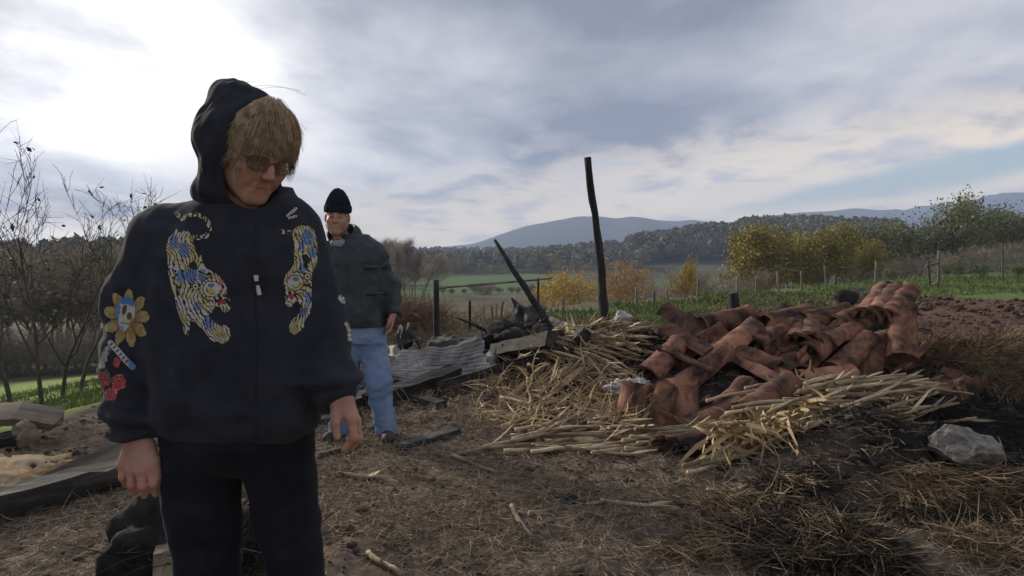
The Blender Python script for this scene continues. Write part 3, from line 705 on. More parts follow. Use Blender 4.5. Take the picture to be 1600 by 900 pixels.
gslab('charred_plank', (690, 615), (900, 560), .10, .07, M_charx, 10, 'long burnt plank running from the roof sheet into the corn stalks', 'plank', .04, .05)
gslab('charred_plank', (778, 560), (868, 548), .16, .08, M_charx, 11, 'burnt plank across the black rubble beside the leaning pole', 'plank', .05, .08)
gslab('pale_lath', (655, 540), (676, 508), .04, .03, M_post, 12, 'pale splintered lath leaning on the black roofing flap', 'lath', .05, .12)
gslab('pale_lath', (812, 548), (786, 482), .045, .03, M_post, 13, 'pale lath leaning beside the bent dark sheet', 'lath', .03, .10)
gslab('pale_lath', (738, 538), (790, 520), .05, .03, M_post, 14, 'pale lath lying on the rubble behind the corrugated sheet', 'lath', .05, .06)
# ---- lumps: concrete chunk, mortar, soil clods, ash
def lump(name, loc, sx, sy, sz, mat, seed, rough=.25, n=3, flat=0., freq=2.2, parent=None, rz=0.):
    import bmesh
    bm = bmesh.new(); bmesh.ops.create_icosphere(bm, subdivisions=n, radius=1)
    V = np.array([v.co for v in bm.verts]); F = [[v.index for v in f.verts] for f in bm.faces]; bm.free()
    rg = np.random.default_rng(seed)
    for k in range(int(flat)):                                 # cut facets like broken stone
        nn = nrm(rg.normal(0, 1, (1, 3)))[0]; dd = rg.uniform(.50, .78); t_ = V @ nn
        V = V - np.maximum(t_ - dd, 0)[:, None] * nn[None]
    V = V * (1 + rough * fbm(V * freq + seed * 3.1, 4, seed))[:, None] * np.array([sx, sy, sz])
    o = link(name, mesh_py(name, V, F, mat, smooth=(flat == 0)), parent, tuple(loc)); o.rotation_euler = (0, 0, rz); return o
M_conc = pmat('broken_concrete', [(.10, .094, .086), (.19, .178, .163), (.28, .265, .245)], scale=16, rough=.95, bump=.9, bscale=60, bdist=.012)
q = ground_at(1532, 742)
tag(lump('concrete_chunk', (q[0], q[1] + .1, q[2] + .09), .205, .16, .15, M_conc, 14, .10, 5, 16, 4.), 'pale grey broken lump of concrete lying on black ash', 'concrete')
M_clay = pmat('old_mortar', [(.10, .085, .065), (.17, .145, .115), (.23, .20, .165)], scale=22, rough=.95, bump=.9, bscale=70, bdist=.01)
q = ground_at(42, 706, .10)
tag(lump('mortar_lump', q, .085, .08, .10, M_clay, 8, .18, 3, 6), 'small pitted mortar lump by the weathered broken board', 'mortar')
M_clod = pmat('soil_clod', [(.018, .016, .015), (.035, .030, .027), (.06, .05, .043)], scale=8, rough=1, bump=.9, bscale=24, bdist=.02)
M_soil = pmat('ploughed_clod', [(.05, .032, .026), (.08, .052, .040), (.11, .075, .055)], scale=8, rough=1, bump=.9, bscale=24, bdist=.02)
for i, (px, py, d_, s) in enumerate(((1362, 470, 8.6, .36), (1335, 490, 8.5, .26), (1228, 494, 8.7, .27), (1190, 497, 8.6, .22), (1395, 478, 8.9, .24), (1255, 500, 8.8, .2))):
    q = P(px, py, d_)
    tag(lump('soil_heap', (q[0], q[1], q[2] - .12), s, s * .9, s * .85, M_clod, 30 + i, .34, 4), ['tall dark heap of earth behind the tilted stack of tiles', 'dark clod against the tall heap of earth', 'dark pointed clod behind the roof tiles near the charred stump', 'low dark clod right beside the charred stump', 'dark clod directly behind the tilted stack of tiles', 'small dark clod between the pointed clod and the tall heap'][i], 'earth')
# clods over the ploughed strip, too many to count
rg = np.random.default_rng(77); Vs, Fs, off = [], [], 0
import bmesh as _bm
bm = _bm.new(); _bm.ops.create_icosphere(bm, subdivisions=1, radius=1); IV = np.array([v.co for v in bm.verts]); IF = np.array([[v.index for v in f.verts] for f in bm.faces]); bm.free()
cx = rg.uniform(4, 17, 5200); cy = rg.uniform(7.4, 21, 5200); _, ce = terrain0(cx, cy); k = rg.random(5200) < plough(cx, cy, ce); cx, cy = cx[k], cy[k]; cz = terrain(cx, cy)
for x, y, z in zip(cx, cy, cz):
    s = min(rg.gamma(1.3, .018) + .008, .11); V = IV * (1 + rg.normal(0, .38, (len(IV), 1))) * s * np.array([rg.uniform(.7, 1.6), rg.uniform(.7, 1.4), .6]) + (x, y, z + s * .2)
    Vs.append(V); Fs.append(IF + off); off += len(V)
tag(link('soil_clods', mesh_np('soil_clods', np.concatenate(Vs), np.concatenate(Fs), M_soil, smooth=False)), kind='stuff')
M_ash = pmat('black_ash', [(.010, .010, .011), (.022, .021, .021), (.05, .047, .045)], scale=8, rough=1, bump=.8, bscale=30, bdist=.015)
cx = rg.uniform(-1.6, 4.6, 3800); cy = rg.uniform(3.0, 9.6, 3800); k = rg.random(3800) < burnt(cx, cy); cx, cy = cx[k], cy[k]; cz = terrain(cx, cy); Vs, Fs, off = [], [], 0
for x, y, z in zip(cx, cy, cz):
    s = min(rg.gamma(2., .008) + .006, .045); V = IV * (1 + rg.normal(0, .25, (len(IV), 1))) * s * np.array([rg.uniform(.8, 2.2), rg.uniform(.8, 1.6), .6]) + (x, y, z + s * .15)
    Vs.append(V); Fs.append(IF + off); off += len(V)
tag(link('charred_crumbs', mesh_np('charred_crumbs', np.concatenate(Vs), np.concatenate(Fs), M_ash, smooth=False)), kind='stuff')
# crumpled scraps
M_foil = pmat('scorched_paper', [(.22, .22, .23), (.42, .42, .43), (.62, .62, .61)], scale=12, rough=.7, bump=.7, bscale=30)
q = P(975, 606, 5.55); tag(lump('crumpled_scrap', q, .115, .09, .055, M_foil, 51, .42, 4, 0, 3.2), 'crumpled grey-white scrap lying on the corn stalks by the tiles', 'scrap')
q = P(1000, 600, 5.7); tag(lump('crumpled_scrap', q, .06, .07, .04, M_foil, 52, .42, 3, 0, 3.2), 'smaller grey scrap wedged against the rounded orange tile', 'scrap')
q = P(974, 497, 8.3); tag(lump('crumpled_scrap', q, .09, .08, .08, M_foil, 53, .4, 3, 0, 3.2), 'white crumpled scrap on the black rubble past the tall charred pole', 'scrap')
q = P(985, 510, 8.2); tag(lump('burnt_lump', (q[0], q[1], q[2] - .05), .24, .2, .11, M_ash, 54, .35, 4), 'black burnt lump below the white crumpled scrap', 'rubble')
# burnt clump behind the standing person's legs and a sawn block
q = P(278, 800, 2.95); q[2] = gz(q[0], q[1]) + .12
tag(lump('burnt_clump', q, .25, .2, .19, M_ash, 61, .28, 4), 'round black clump of burnt straw behind the person in the hooded jacket', 'rubble')
M_block = pmat('sawn_block', [(.16, .13, .095), (.27, .23, .17), (.36, .32, .25)], scale=10, bump=.4, stretch=(1, 1, .3))
q = ground_at(258, 905); q = np.array(P(259, 905, 2.75)); q[2] = gz(q[0], q[1])
bl = slab('wood_block', q + (0, 0, -.02), P(259, 856, 2.75), .075, .075, M_block, .3, 3, n=4, ragged=.05); tag(bl, 'short upright block of sawn wood by the black trouser leg', 'wood block')
q = P(376, 752, 2.9); tag(lump('ash_lump', q, .05, .05, .06, M_conc, 62, .2, 3, 5), 'pale ash-grey lump lying on the round black clump', 'rubble')

# jumbled burnt sticks round the leaning pole and behind the roof sheet
rg = np.random.default_rng(303)
for i in range(46):
    x, y = (rg.normal(.30, .35), rg.normal(7.9, .35)) if i < 30 else (rg.normal(-.5, .7), rg.normal(8.6, .5))
    an, L, ti = rg.uniform(0, 6.28), rg.uniform(.25, .9), rg.uniform(-.05, .5); a = np.array([x, y, gz(x, y) + rg.uniform(0, .08)])
    b = a + L * np.array([math.cos(an) * math.cos(ti), math.sin(an) * math.cos(ti), math.sin(ti)])
    tag(stick('charred_stick', a, b, rg.uniform(.012, .032), rg.uniform(.006, .016), M_char if i % 4 else M_oldwood, 6, .3, 6, 400 + i), 'broken charred stick in the burnt heap between the roof sheet and the leaning pole' if i % 4 else 'broken grey stick in the burnt heap between the roof sheet and the leaning pole', 'stick', 'charred sticks in the burnt heap' if i % 4 else 'grey sticks in the burnt heap')
for i, (x, y, s) in enumerate(((.32, 7.75, .30), (.02, 8.0, .26), (.6, 8.3, .28), (-.35, 8.3, .22), (.85, 8.0, .24), (.2, 8.4, .3))):
    tag(lump('burnt_lump', (x, y, gz(x, y) + s * .2), s * 1.2, s, s * .8, M_ash, 320 + i, .45, 4, 0, 3.), 'black lump of burnt matter in the heap by the leaning pole', 'rubble', 'burnt lumps by the leaning pole')

for i, (p, q, w_, th_) in enumerate((((800, 560), (900, 520), .12, .09), ((785, 540), (850, 500), .10, .08), ((850, 520), (910, 560), .13, .08), ((770, 585), (860, 575), .12, .08))):
    a, b = ground_at(*p), ground_at(*q); a[2] += .08 + .05 * i; b[2] += .16 + .06 * (i % 2)
    tag(slab('charred_beam', a, b, w_, th_, M_charx, .4 * i, 500 + i), ['charred beam end sticking up towards the leaning pole', 'short charred beam resting under the bent dark sheet', 'charred beam lying across the foot of the leaning pole', 'charred beam low in the rubble past the corrugated sheet'][i], 'beam')

# crumbs of soil over the trodden ground
rg = np.random.default_rng(909); Vs, Fs, off = [], [], 0
cx = rg.uniform(-3.4, 2.2, 6500); cy = 2.7 + 3.4 * rg.random(6500) ** 1.3; cl_n = fbm2(cx * 1.3, cy * 1.3, 3, 71); k = rg.random(6500) < .35 + .6 * cl_n; cx, cy = cx[k], cy[k]; cz = terrain(cx, cy)
for x, y, z in zip(cx, cy, cz):
    s_ = min(rg.gamma(1.5, .0045) + .003, .028); V = IV * (1 + rg.normal(0, .3, (len(IV), 1))) * s_ * np.array([rg.uniform(.8, 1.5), rg.uniform(.8, 1.5), .65]) + (x, y, z + s_ * .25)
    Vs.append(V); Fs.append(IF + off); off += len(V)
M_crumb = pmat('soil_crumb', [(.04, .032, .026), (.085, .066, .052), (.15, .125, .10)], scale=5, rough=1, bump=.5, bscale=60)
tag(link('soil_crumbs', mesh_np('soil_crumbs', np.concatenate(Vs), np.concatenate(Fs), M_crumb, smooth=False)), kind='stuff')
# ================================================================= ROOF TILES
M_tile = pmat('fired_clay', [(.018, .015, .015), (.055, .036, .030), (.16, .08, .055), (.28, .138, .09), (.14, .098, .08)], scale=6, rough=.85, bump=.5, bscale=45, rnd=.55, detail=9, dist=.8, bdist=.004)
def tile_mesh(kind, seed):
    rg = np.random.default_rng(seed); L, th, nu, nv = .44, .018, 17, 9
    xs = np.linspace(-L / 2, L / 2, nv); top, bot = [], []
    for x in xs:
        tp = 1 - .16 * (x / L + .5)
        for j in range(nu):
            s = j / (nu - 1)
            if kind == 'barrel':
                a = math.pi * (1.04 * s - .02); r = .106 * tp; y, z = -r * math.cos(a), r * math.sin(a); ny, nz = -math.cos(a), math.sin(a)
            elif kind == 'pan':                                    # S-shaped interlocking tile
                y = (s - .5) * .235 * (1 - .05 * (x / L)); z = .030 * math.sin((s * 1.55 - .18) * 2 * math.pi) ; dz_ = .030 * 1.55 * 2 * math.pi * math.cos((s * 1.55 - .18) * 2 * math.pi) / .235
                q_ = math.hypot(1, dz_); ny, nz = -dz_ / q_, 1 / q_
            else:                                                  # wide shallow tile with upturned edges
                y = (s - .5) * .21; z = .05 * (1 - (2 * s - 1) ** 2) + (.018 if j in (0, nu - 1) else 0); ny, nz = .95 * (2 * s - 1) * .6, .8
            wv = .003 * math.sin(31 * x + seed) + .0015 * rg.normal()
            lip = .006 if abs(x) > L / 2 - .03 else 0
            top.append((x + .004 * rg.normal() * (abs(x) > L / 2 - .01), y + ny * (wv + lip), z + nz * (wv + lip)))
            bot.append((x, y - ny * th, z - nz * th))
    n = nu * nv; V = np.array(top + bot); i = np.arange(n).reshape(nv, nu)
    Ft = np.stack([i[:-1, :-1], i[:-1, 1:], i[1:, 1:], i[1:, :-1]], -1).reshape(-1, 4)
    if seed % 4 == 3:                                              # a corner broken off
        cen = V[:n][Ft].mean(1); Ft = Ft[~((cen[:, 0] + 1.2 * cen[:, 1]) > .17 + .02 * rg.normal(0, 1, len(Ft)))]
    ec = {}
    for f in Ft.tolist():
        for q_ in range(4):
            e = (f[q_], f[(q_ + 1) % 4])
            if (e[1], e[0]) in ec: del ec[(e[1], e[0])]
            else: ec[e] = 1
    rim = np.array([(b, a, a + n, b + n) for a, b in ec]); V = np.concatenate([V, V[rim].reshape(-1, 3)]); rim = np.arange(len(rim) * 4).reshape(-1, 4) + 2 * n   # crisp broken edges
    F = np.concatenate([Ft, Ft[:, ::-1] + n, rim])
    me = mesh_np('roof_tile', V, F, M_tile); 
    return me
TM = dict(b=[tile_mesh('barrel', s) for s in range(4)], s=[tile_mesh('pan', s) for s in range(10, 14)], w=[tile_mesh('wide', s) for s in range(20, 23)])
TG = 'roof tiles heaped on the rubble'
def place_tile(kind, var, a, b, roll, label=None, scale=1.08):
    """tile whose long axis runs a->b (world points); roll turns it about that axis (0: back up)"""
    a, b = np.array(a, float), np.array(b, float); ex = nrm((b - a)[None])[0]
    up = np.array([0, 0, 1.]) if abs(ex[2]) < .93 else np.array([0, -1., 0]); ey = nrm(np.cross(up, ex)[None])[0]; ez = np.cross(ex, ey)
    R = Matrix(np.stack([ex, ey, ez], 1).tolist()) @ Matrix.Rotation(roll, 3, 'X')
    o = link('roof_tile', TM[kind][var % len(TM[kind])])
    s = np.linalg.norm(b - a) / .40 if scale == 0 else scale
    o.matrix_world = Matrix.Translation((a + b) / 2) @ R.to_4x4() @ Matrix.Scale(s, 4)
    m_ = (a + b) / 2
    where = ('beside the corn stalks' if m_[0] < 1.55 else 'mid-heap behind the leafy husks' if m_[0] < 2.45 else 'below the tilted stack near the hay')
    high = 'on the crest' if m_[2] > .52 else 'low on the face' if m_[2] < .3 else 'halfway up'
    return tag(o, label or f'sooty clay roof tile {high}, {where}', 'roof tile', None if label else TG, 'thing')
# the ones the picture shows clearly: (kind, variant, end1 (px,py,depth), end2, roll degrees, label)
TL = [
 ('b', 0, (1012, 592, 5.85), (1062, 540, 6.15), 0, 'half-round tile lying slantwise just above the crumpled scrap'),
 ('b', 1, (1072, 604, 5.85), (1126, 560, 6.0), 0, 'lower of two half-round tiles lying end to end up the heap'),
 ('b', 2, (1120, 562, 6.0), (1182, 512, 6.2), 0, 'upper of two half-round tiles lying end to end up the heap'),
 ('b', 0, (980, 690, 5.35), (990, 612, 5.42), 0, 'rounded orange tile standing on end at the foot of the heap'),
 ('s', 0, (1012, 676, 5.33), (1034, 622, 5.5), 80, 'tile on edge against the rounded orange tile'),
 ('w', 0, (1068, 676, 5.35), (1066, 606, 5.5), -12, 'flat-faced tile standing upright at the foot of the heap'),
 ('s', 1, (1040, 668, 5.35), (1090, 690, 5.3), 25, 'orange-edged tile lying open at the foot of the heap'),
 ('w', 1, (1090, 668, 5.45), (1150, 640, 5.6), 30, None), ('s', 2, (1120, 660, 5.45), (1168, 606, 5.75), -30, None),
 ('s', 3, (1128, 612, 5.7), (1176, 588, 5.85), 60, None), ('b', 3, (1060, 640, 5.55), (1112, 606, 5.75), 170, None),
 ('s', 0, (1042, 494, 6.35), (1100, 528, 6.1), -10, 'wavy tile at the crest of the heap sloping towards the long poles'),
 ('s', 1, (1066, 498, 6.4), (1122, 530, 6.1), 5, None), ('s', 2, (1098, 504, 6.4), (1140, 530, 6.1), 15, None), ('b', 1, (1108, 510, 6.45), (1160, 497, 6.55), 10, None),
 ('s', 3, (1088, 548, 6.0), (1136, 520, 6.2), 20, None), ('w', 2, (1050, 520, 6.3), (1100, 548, 6.05), 8, None), ('s', 0, (1150, 520, 6.3), (1190, 500, 6.45), 40, None),
 ('b', 2, (1352, 503, 6.2), (1384, 455, 6.55), 8, 'lowest tile of the stack tilted up at the top of the heap'),
 ('b', 3, (1366, 502, 6.15), (1404, 451, 6.5), 4, 'middle tile of the stack tilted up at the top of the heap'),
 ('b', 0, (1382, 506, 6.1), (1424, 452, 6.45), -6, 'outermost tile of the stack tilted up at the top of the heap'),
 ('b', 1, (1409, 556, 5.95), (1412, 486, 6.15), 0, 'half-round tile standing upright below the tilted stack of tiles'),
 ('b', 2, (1296, 594, 5.75), (1368, 522, 6.0), 0, 'long half-round tile sloping up towards the tilted stack'),
 ('w', 0, (1352, 592, 5.7), (1358, 542, 5.85), 15, 'narrow tile with a grey broken top beside the sloping half-round tile'),
 ('s', 1, (1392, 566, 5.8), (1430, 548, 5.9), 50, None), ('s', 2, (1398, 574, 5.75), (1440, 560, 5.85), 65, None), ('w', 1, (1412, 580, 5.8), (1446, 548, 5.95), -40, None),
 ('w', 2, (1452, 630, 5.5), (1492, 592, 5.7), 35, 'orange tile lying apart at the edge of the black ash'), ('s', 3, (1470, 634, 5.5), (1520, 596, 5.7), 60, None), ('b', 3, (1488, 628, 5.6), (1512, 588, 5.8), 100, None),
 ('s', 0, (1230, 540, 5.95), (1234, 508, 6.3), 20, None), ('s', 1, (1246, 538, 5.95), (1250, 506, 6.3), 25, None), ('s', 2, (1262, 536, 5.95), (1266, 504, 6.3), 30, None), ('s', 3, (1276, 532, 5.95), (1282, 502, 6.3), 35, None),
 ('b', 0, (1268, 552, 5.85), (1310, 520, 6.05), 15, None), ('b', 1, (1294, 540, 5.95), (1344, 512, 6.15), -15, None), ('s', 2, (1262, 566, 5.75), (1284, 540, 5.9), 70, None), ('s', 3, (1276, 572, 5.75), (1298, 544, 5.9), 75, None),
 ('b', 2, (1190, 540, 6.05), (1228, 520, 6.2), 20, None), ('s', 0, (1194, 566, 5.9), (1216, 526, 6.1), 40, None), ('w', 1, (1206, 590, 5.7), (1240, 560, 5.9), 12, None), ('b', 3, (1236, 592, 5.7), (1276, 570, 5.85), 160, None),
 ('b', 0, (1260, 600, 5.6), (1320, 590, 5.7), 0, None), ('s', 1, (1150, 556, 6.0), (1196, 572, 5.85), -20, None), ('s', 2, (1168, 580, 5.85), (1210, 604, 5.65), -30, None), ('w', 2, (1100, 588, 5.85), (1142, 612, 5.65), 10, None),
 ('b', 1, (1212, 506, 6.4), (1250, 496, 6.5), 0, None), ('b', 2, (1270, 504, 6.4), (1310, 494, 6.5), 20, None), ('b', 3, (1316, 508, 6.35), (1350, 492, 6.5), 10, None), ('w', 0, (1300, 520, 6.2), (1350, 536, 6.05), 5, None),
 ('s', 3, (1100, 700, 5.2), (1060, 704, 5.15), 5, None), ('s', 0, (1052, 560, 6.0), (1090, 575, 5.9), -40, None), ('b', 1, (1180, 640, 5.5), (1220, 612, 5.6), 30, None), ('w', 1, (1140, 640, 5.5), (1180, 660, 5.4), 15, None),
]
for ti_, (k_, va, a, b, ro, lb) in enumerate(TL):
    if k_ == 's' and ti_ % 3: k_ = 'b'
    if lb is None and ti_ % 4 == 1: continue
    mx, my, dm = (a[0] + b[0]) / 2, (a[1] + b[1]) / 2, (a[2] + b[2]) / 2
    ys = np.arange(4.6, 7.2, .02); q = np.array([P(mx, my, v) for v in ys]); hit = q[:, 2] < terrain(q[:, 0], q[:, 1], False) + .09
    sh = (ys[np.argmax(hit)] - dm) if hit.any() else 0.                 # slide it along the sight line until it rests on the heap
    sh = min(sh, .35); place_tile(k_, va, P(a[0], a[1], a[2] + sh), P(b[0], b[1], b[2] + sh), math.radians(ro), lb)
rg = np.random.default_rng(5)
for i in range(14):                                            # the body of the heap
    x = rg.uniform(.95, 3.35); y = rg.uniform(5.65, 6.9); z = pile(np.array([x]), np.array([y]))[0] + rg.uniform(-.03, .03)
    an = rg.uniform(0, 6.28); tl = rg.normal(0, .3); L = .2
    dv = np.array([math.cos(an) * math.cos(tl), math.sin(an) * math.cos(tl), math.sin(tl)]) * L; c_ = np.array([x, y, z])
    place_tile('bbbs'[rg.integers(0, 4)], int(rg.integers(0, 9)), c_ - dv, c_ + dv, rg.normal(0, .6))
# ================================================================= CORN STALKS
M_stalk = pmat('dry_corn_stalk', [(.07, .05, .034), (.21, .16, .10), (.36, .29, .195), (.46, .40, .30)], scale=11, rough=.8, bump=.25, bscale=40, rnd=.45, stretch=(.35, 1, 1), detail=7)
M_husk = pmat('dry_husk', [(.14, .09, .05), (.30, .215, .115), (.42, .325, .19), (.48, .41, .28)], scale=2.2, rough=.8, bump=.2, bscale=30, detail=6)
def stalk_mesh(seed, L):
    rg = np.random.default_rng(seed); n = 15; x = np.linspace(-L / 2, L / 2, n)
    bend = rg.normal(0, .03); pts = np.stack([x, bend * (1 - (2 * x / L) ** 2) * L + .006 * np.sin(x * 9 + seed), .004 * np.cos(x * 11 + seed)], 1)
    r = (.0132 - .0045 * (x / L + .5)) * np.where(np.arange(n) % 3 == 0, 1.22, .95)
    V, F, T = path_tube(pts, r, 6)
    fs = [F, T]; parts = [(V, fs, 0, (1, 1, 1))]
    for k in range(rg.integers(1, 4)):                         # torn leaf sheaths
        i = rg.integers(2, n - 2); a = rg.uniform(0, 6.28); m = 6; t = np.linspace(0, 1, m)[:, None]; LL = rg.uniform(.08, .2)
        d0 = np.array([1, math.cos(a) * .4, math.sin(a) * .4]); cv = pts[i] + d0 * t * LL + np.array([0, math.cos(a), math.sin(a)]) * (.01 + .05 * t * t * rg.uniform(-.5, 1))
        wv = np.array([0, -math.sin(a), math.cos(a)]) * (.011 * np.sin(np.pi * (t * .85 + .1)))
        V2 = np.concatenate([cv - wv, cv + wv]); q = np.arange(m - 1); parts.append((V2, [np.stack([q, q + 1, q + 1 + m, q + m], 1)], 0, (1, 1, 1)))
    V, F, M, C = join_polys(parts); return mesh_py('corn_stalk', V, F, M_stalk, smooth=True)
SM = [(stalk_mesh(300 + i, L), L) for i, L in enumerate((.35, .5, .6, .7, .8, .9, .95, 1.05, 1.1, .75, .55, .45))]
rg = np.random.default_rng(17)
def surf(x, y): return terrain(x, y)
def lay_stalk(x, y, ang, lift, label, group, Lw=None, tilt=0.):
    k = rg.integers(0, len(SM)) if Lw is None else int(np.argmin([abs(l - Lw) + rg.random() * .12 for _, l in SM])); me, L = SM[k]
    c_, s_ = math.cos(ang) * L * .42, math.sin(ang) * L * .42
    xs = np.array([x - c_, x, x + c_]); ys = np.array([y - s_, y, y + s_]); h = surf(xs, ys)
    z0, z2 = h[0], h[2]; mid = max(h[1] - (z0 + z2) / 2, 0) * .75
    a = np.array([xs[0], ys[0], z0 + mid + lift - tilt * .5]); b = np.array([xs[2], ys[2], z2 + mid + lift + tilt * .5])
    ex = nrm((b - a)[None])[0]; ey = nrm(np.cross([0, 0, 1.], ex)[None])[0]; ez = np.cross(ex, ey)
    o = link('corn_stalk', me); R = Matrix(np.stack([ex, ey, ez], 1).tolist()) @ Matrix.Rotation(rg.uniform(0, 6.28), 3, 'X')
    o.matrix_world = Matrix.Translation((a + b) / 2) @ R.to_4x4()
    return tag(o, label, 'corn stalk', group)
A1 = 'dry pale corn stalk sloping down the heap from the foot of the tall charred pole'
A2 = 'dry corn stalk in the fan spread out below the scrap and the tall pole'
A3 = 'dry corn stalk lying flat on the ground along the front of the heap'
A4 = 'dry corn stalk in the leafy bundle in front of the roof tiles'
for i in range(75):      # upper bundle, sloping to the right
    t_ = rg.random(); x = .42 + .45 * rg.random() + .15 * t_; y = 5.95 + .9 * rg.random()
    lay_stalk(x, y, math.radians(rg.normal(-36, 8)), rg.uniform(0, .07), A1, 'corn stalks under the charred pole', rg.uniform(.55, .9))
for i in range(70):      # fan on the left
    x = rg.uniform(.08, .82); y = 5.15 + .95 * rg.random() - .15 * x
    lay_stalk(x, y, math.radians(rg.normal(40, 11) if rg.random() < .8 else rg.normal(-55, 14)), rg.uniform(0, .06), A2, 'corn stalks in the fan', rg.uniform(.35, .72))
for i in range(34):      # flat along the front
    x = rg.uniform(.05, 1.5); y = 4.55 + .45 * rg.random() + .1 * x
    lay_stalk(x, y, math.radians(rg.normal(7, 12)), rg.uniform(0.01, .05), A3, 'corn stalks lying along the front', rg.uniform(.4, 1.05))
for i in range(112):      # bundle before the tiles
    x = rg.uniform(.95, 2.95); y = (4.65 + .35 * rg.random()) if x < 1.5 else (4.75 + .65 * rg.random() + .14 * (x - 1.9))
    lay_stalk(x, y, math.radians(rg.normal(20 if x > 1.5 else 6, 14)), rg.uniform(0.01, .17 if x > 1.5 else .08), A4, 'corn stalks before the tiles', rg.uniform(.35, .95))
for i in range(16):      # spilled lowest
    lay_stalk(rg.uniform(1.15, 1.85), rg.uniform(4.32, 4.62), math.radians(rg.normal(35, 28)), rg.uniform(.01, .05), A4, 'corn stalks before the tiles', rg.uniform(.35, .5))
# lone ones on the open ground
for (p1, p2), lb in ((((800, 796), (830, 848)), 'short pale corn stalk lying alone on the trampled ground'), (((706, 719), (774, 742)), 'pale corn stalk pointing away from the end of the heap'), (((575, 872), (622, 902)), 'pale stalk end lying near the black trouser leg'), (((828, 812), (945, 790)), 'long thin corn stalk lying flat on the trampled ground'), (((938, 786), (1060, 800)), 'corn stalk lying end to end with the long thin one'), (((1104, 806), (1150, 812)), 'short pale stalk end below the hanging husks'), (((1104, 770), (1168, 774)), 'straight pale stalk just under the hanging husks'), (((530, 744), (612, 752)), 'thin grey stick on the ground past the black trousers')):
    a, b = ground_at(*p1, .015), ground_at(*p2, .015); L = np.linalg.norm(b - a); me, l0 = SM[int(np.argmin([abs(l - L) for _, l in SM]))]
    ex = nrm((b - a)[None])[0]; ey = nrm(np.cross([0, 0, 1.], ex)[None])[0]; ez = np.cross(ex, ey)
    o = link('corn_stalk', me); o.matrix_world = Matrix.Translation((a + b) / 2) @ Matrix(np.stack([ex, ey, ez], 1).tolist()).to_4x4() @ Matrix.Diagonal((L / l0, 1, 1, 1)); tag(o, lb, 'corn stalk')
# ---- blades: husks, hay, straw litter (uncountable)
def blades(n, pos, dirv, L, wd, rgn, curl=.4, segs=3):
    """curved flat blades -> V, F"""
    t = np.linspace(0, 1, segs + 1); d0 = nrm(dirv); side = nrm(np.cross(d0, rgn.normal(0, 1, (n, 3)))); bend = nrm(np.cross(d0, side)) * np.clip(rgn.normal(0, curl, (n, 1)), -.75, .75)
    C_ = pos[:, None] + d0[:, None] * (t[None, :, None] * L[:, None, None]) + bend[:, None] * (t[None, :, None] ** 2 * L[:, None, None])
    C_[:, :, 2] -= .25 * curl * (t[None] ** 2) * L[:, None]
    ww = (wd[:, None] * (1 - .75 * t[None] ** 2))[:, :, None] * side[:, None]
    V = np.stack([C_ - ww, C_ + ww], 2).reshape(-1, 3)
    q = np.arange(segs) * 2; f = np.stack([q, q + 1, q + 3, q + 2], 1)
    return V, (f[None] + (np.arange(n) * 2 * (segs + 1))[:, None, None]).reshape(-1, 4)
def blade_obj(name, n, spots, up, Lr, wr, mat, seed, lift=.03, curl=.5, dirn=None, spread=1., dome=0.):
    rgn = np.random.default_rng(seed); k = rgn.integers(0, len(spots), n); sp = np.array(spots)[k]
    r_ = np.sqrt(rgn.random(n)); a = rgn.uniform(0, 6.28, n)
    x = sp[:, 0] + np.cos(a) * r_ * sp[:, 2]; y = sp[:, 1] + np.sin(a) * r_ * sp[:, 3]
    z = terrain(x, y) + rgn.random(n) * lift * (sp[:, 4] if sp.shape[1] > 4 else 1)
    z = z + dome * np.maximum(1 - r_ ** 2, 0) * rgn.random(n) ** .5
    dv = rgn.normal(0, spread, (n, 3)); dv[:, 2] = np.abs(dv[:, 2]) * up
    if dirn is not None: dv[:, :2] += np.array(dirn)
    V, F = blades(n, np.stack([x, y, z], 1), dv, rgn.uniform(*Lr, n), rgn.uniform(*wr, n), rgn, curl)
    return tag(link(name, mesh_np(name, V, F, mat, smooth=False)), kind='stuff')
M_straw = pmat('straw_litter', [(.07, .056, .043), (.17, .132, .096), (.29, .232, .168), (.42, .355, .275)], scale=28, rough=.95, bump=0, detail=3)
M_hay = pmat('brown_hay', [(.05, .036, .026), (.12, .086, .056), (.22, .165, .11)], scale=10, rough=.95, bump=0, detail=5)
M_hay2 = pmat('pale_hay', [(.11, .08, .05), (.23, .17, .108), (.35, .275, .185)], scale=10, rough=.95, bump=0, detail=5)
M_hayb = pmat('burnt_hay', [(.010, .010, .011), (.022, .020, .020), (.05, .042, .036)], scale=10, rough=.95, bump=0, detail=5)
blade_obj('straw_litter', 42000, [(-.6, 3.9, 2.6, 1.3), (.6, 4.1, 2.2, 1.2), (-1.5, 4.6, 2.2, 1.4), (0, 5.2, 2.2, 1.2), (-2.3, 3.6, 1.6, 1.2), (.9, 3.5, 1.6, .7)], .12, (.03, .16), (.0009, .0024), M_straw, 1, .012, .35)
blade_obj('straw_litter', 9000, [(-.7, 6.6, 2.0, 1.4), (.4, 8.5, 2.2, 1.6), (-.5, 10.5, 2, 1.8)], .5, (.05, .25), (.0015, .004), M_straw, 2, .03, .4)
blade_obj('husk_litter', 900, [(1.85, 5.1, .45, .28), (2.3, 5.25, .45, .28), (1.4, 4.85, .35, .18), (1.62, 4.85, .30, .24), (2.0, 5.3, .3, .25)], .12, (.06, .20), (.005, .014), M_husk, 3, .10, 1.0)
blade_obj('husk_litter', 330, [(1.35, 4.5, .22, .12), (1.55, 4.48, .24, .14), (1.72, 4.62, .2, .14)], .3, (.10, .26), (.008, .018), M_husk, 23, .20, 1.2, (0, -1.2))
blade_obj('husk_litter', 110, [(1.98, 5.42, .12, .10)], .45, (.10, .24), (.008, .018), M_husk, 13, .16, 1.0)
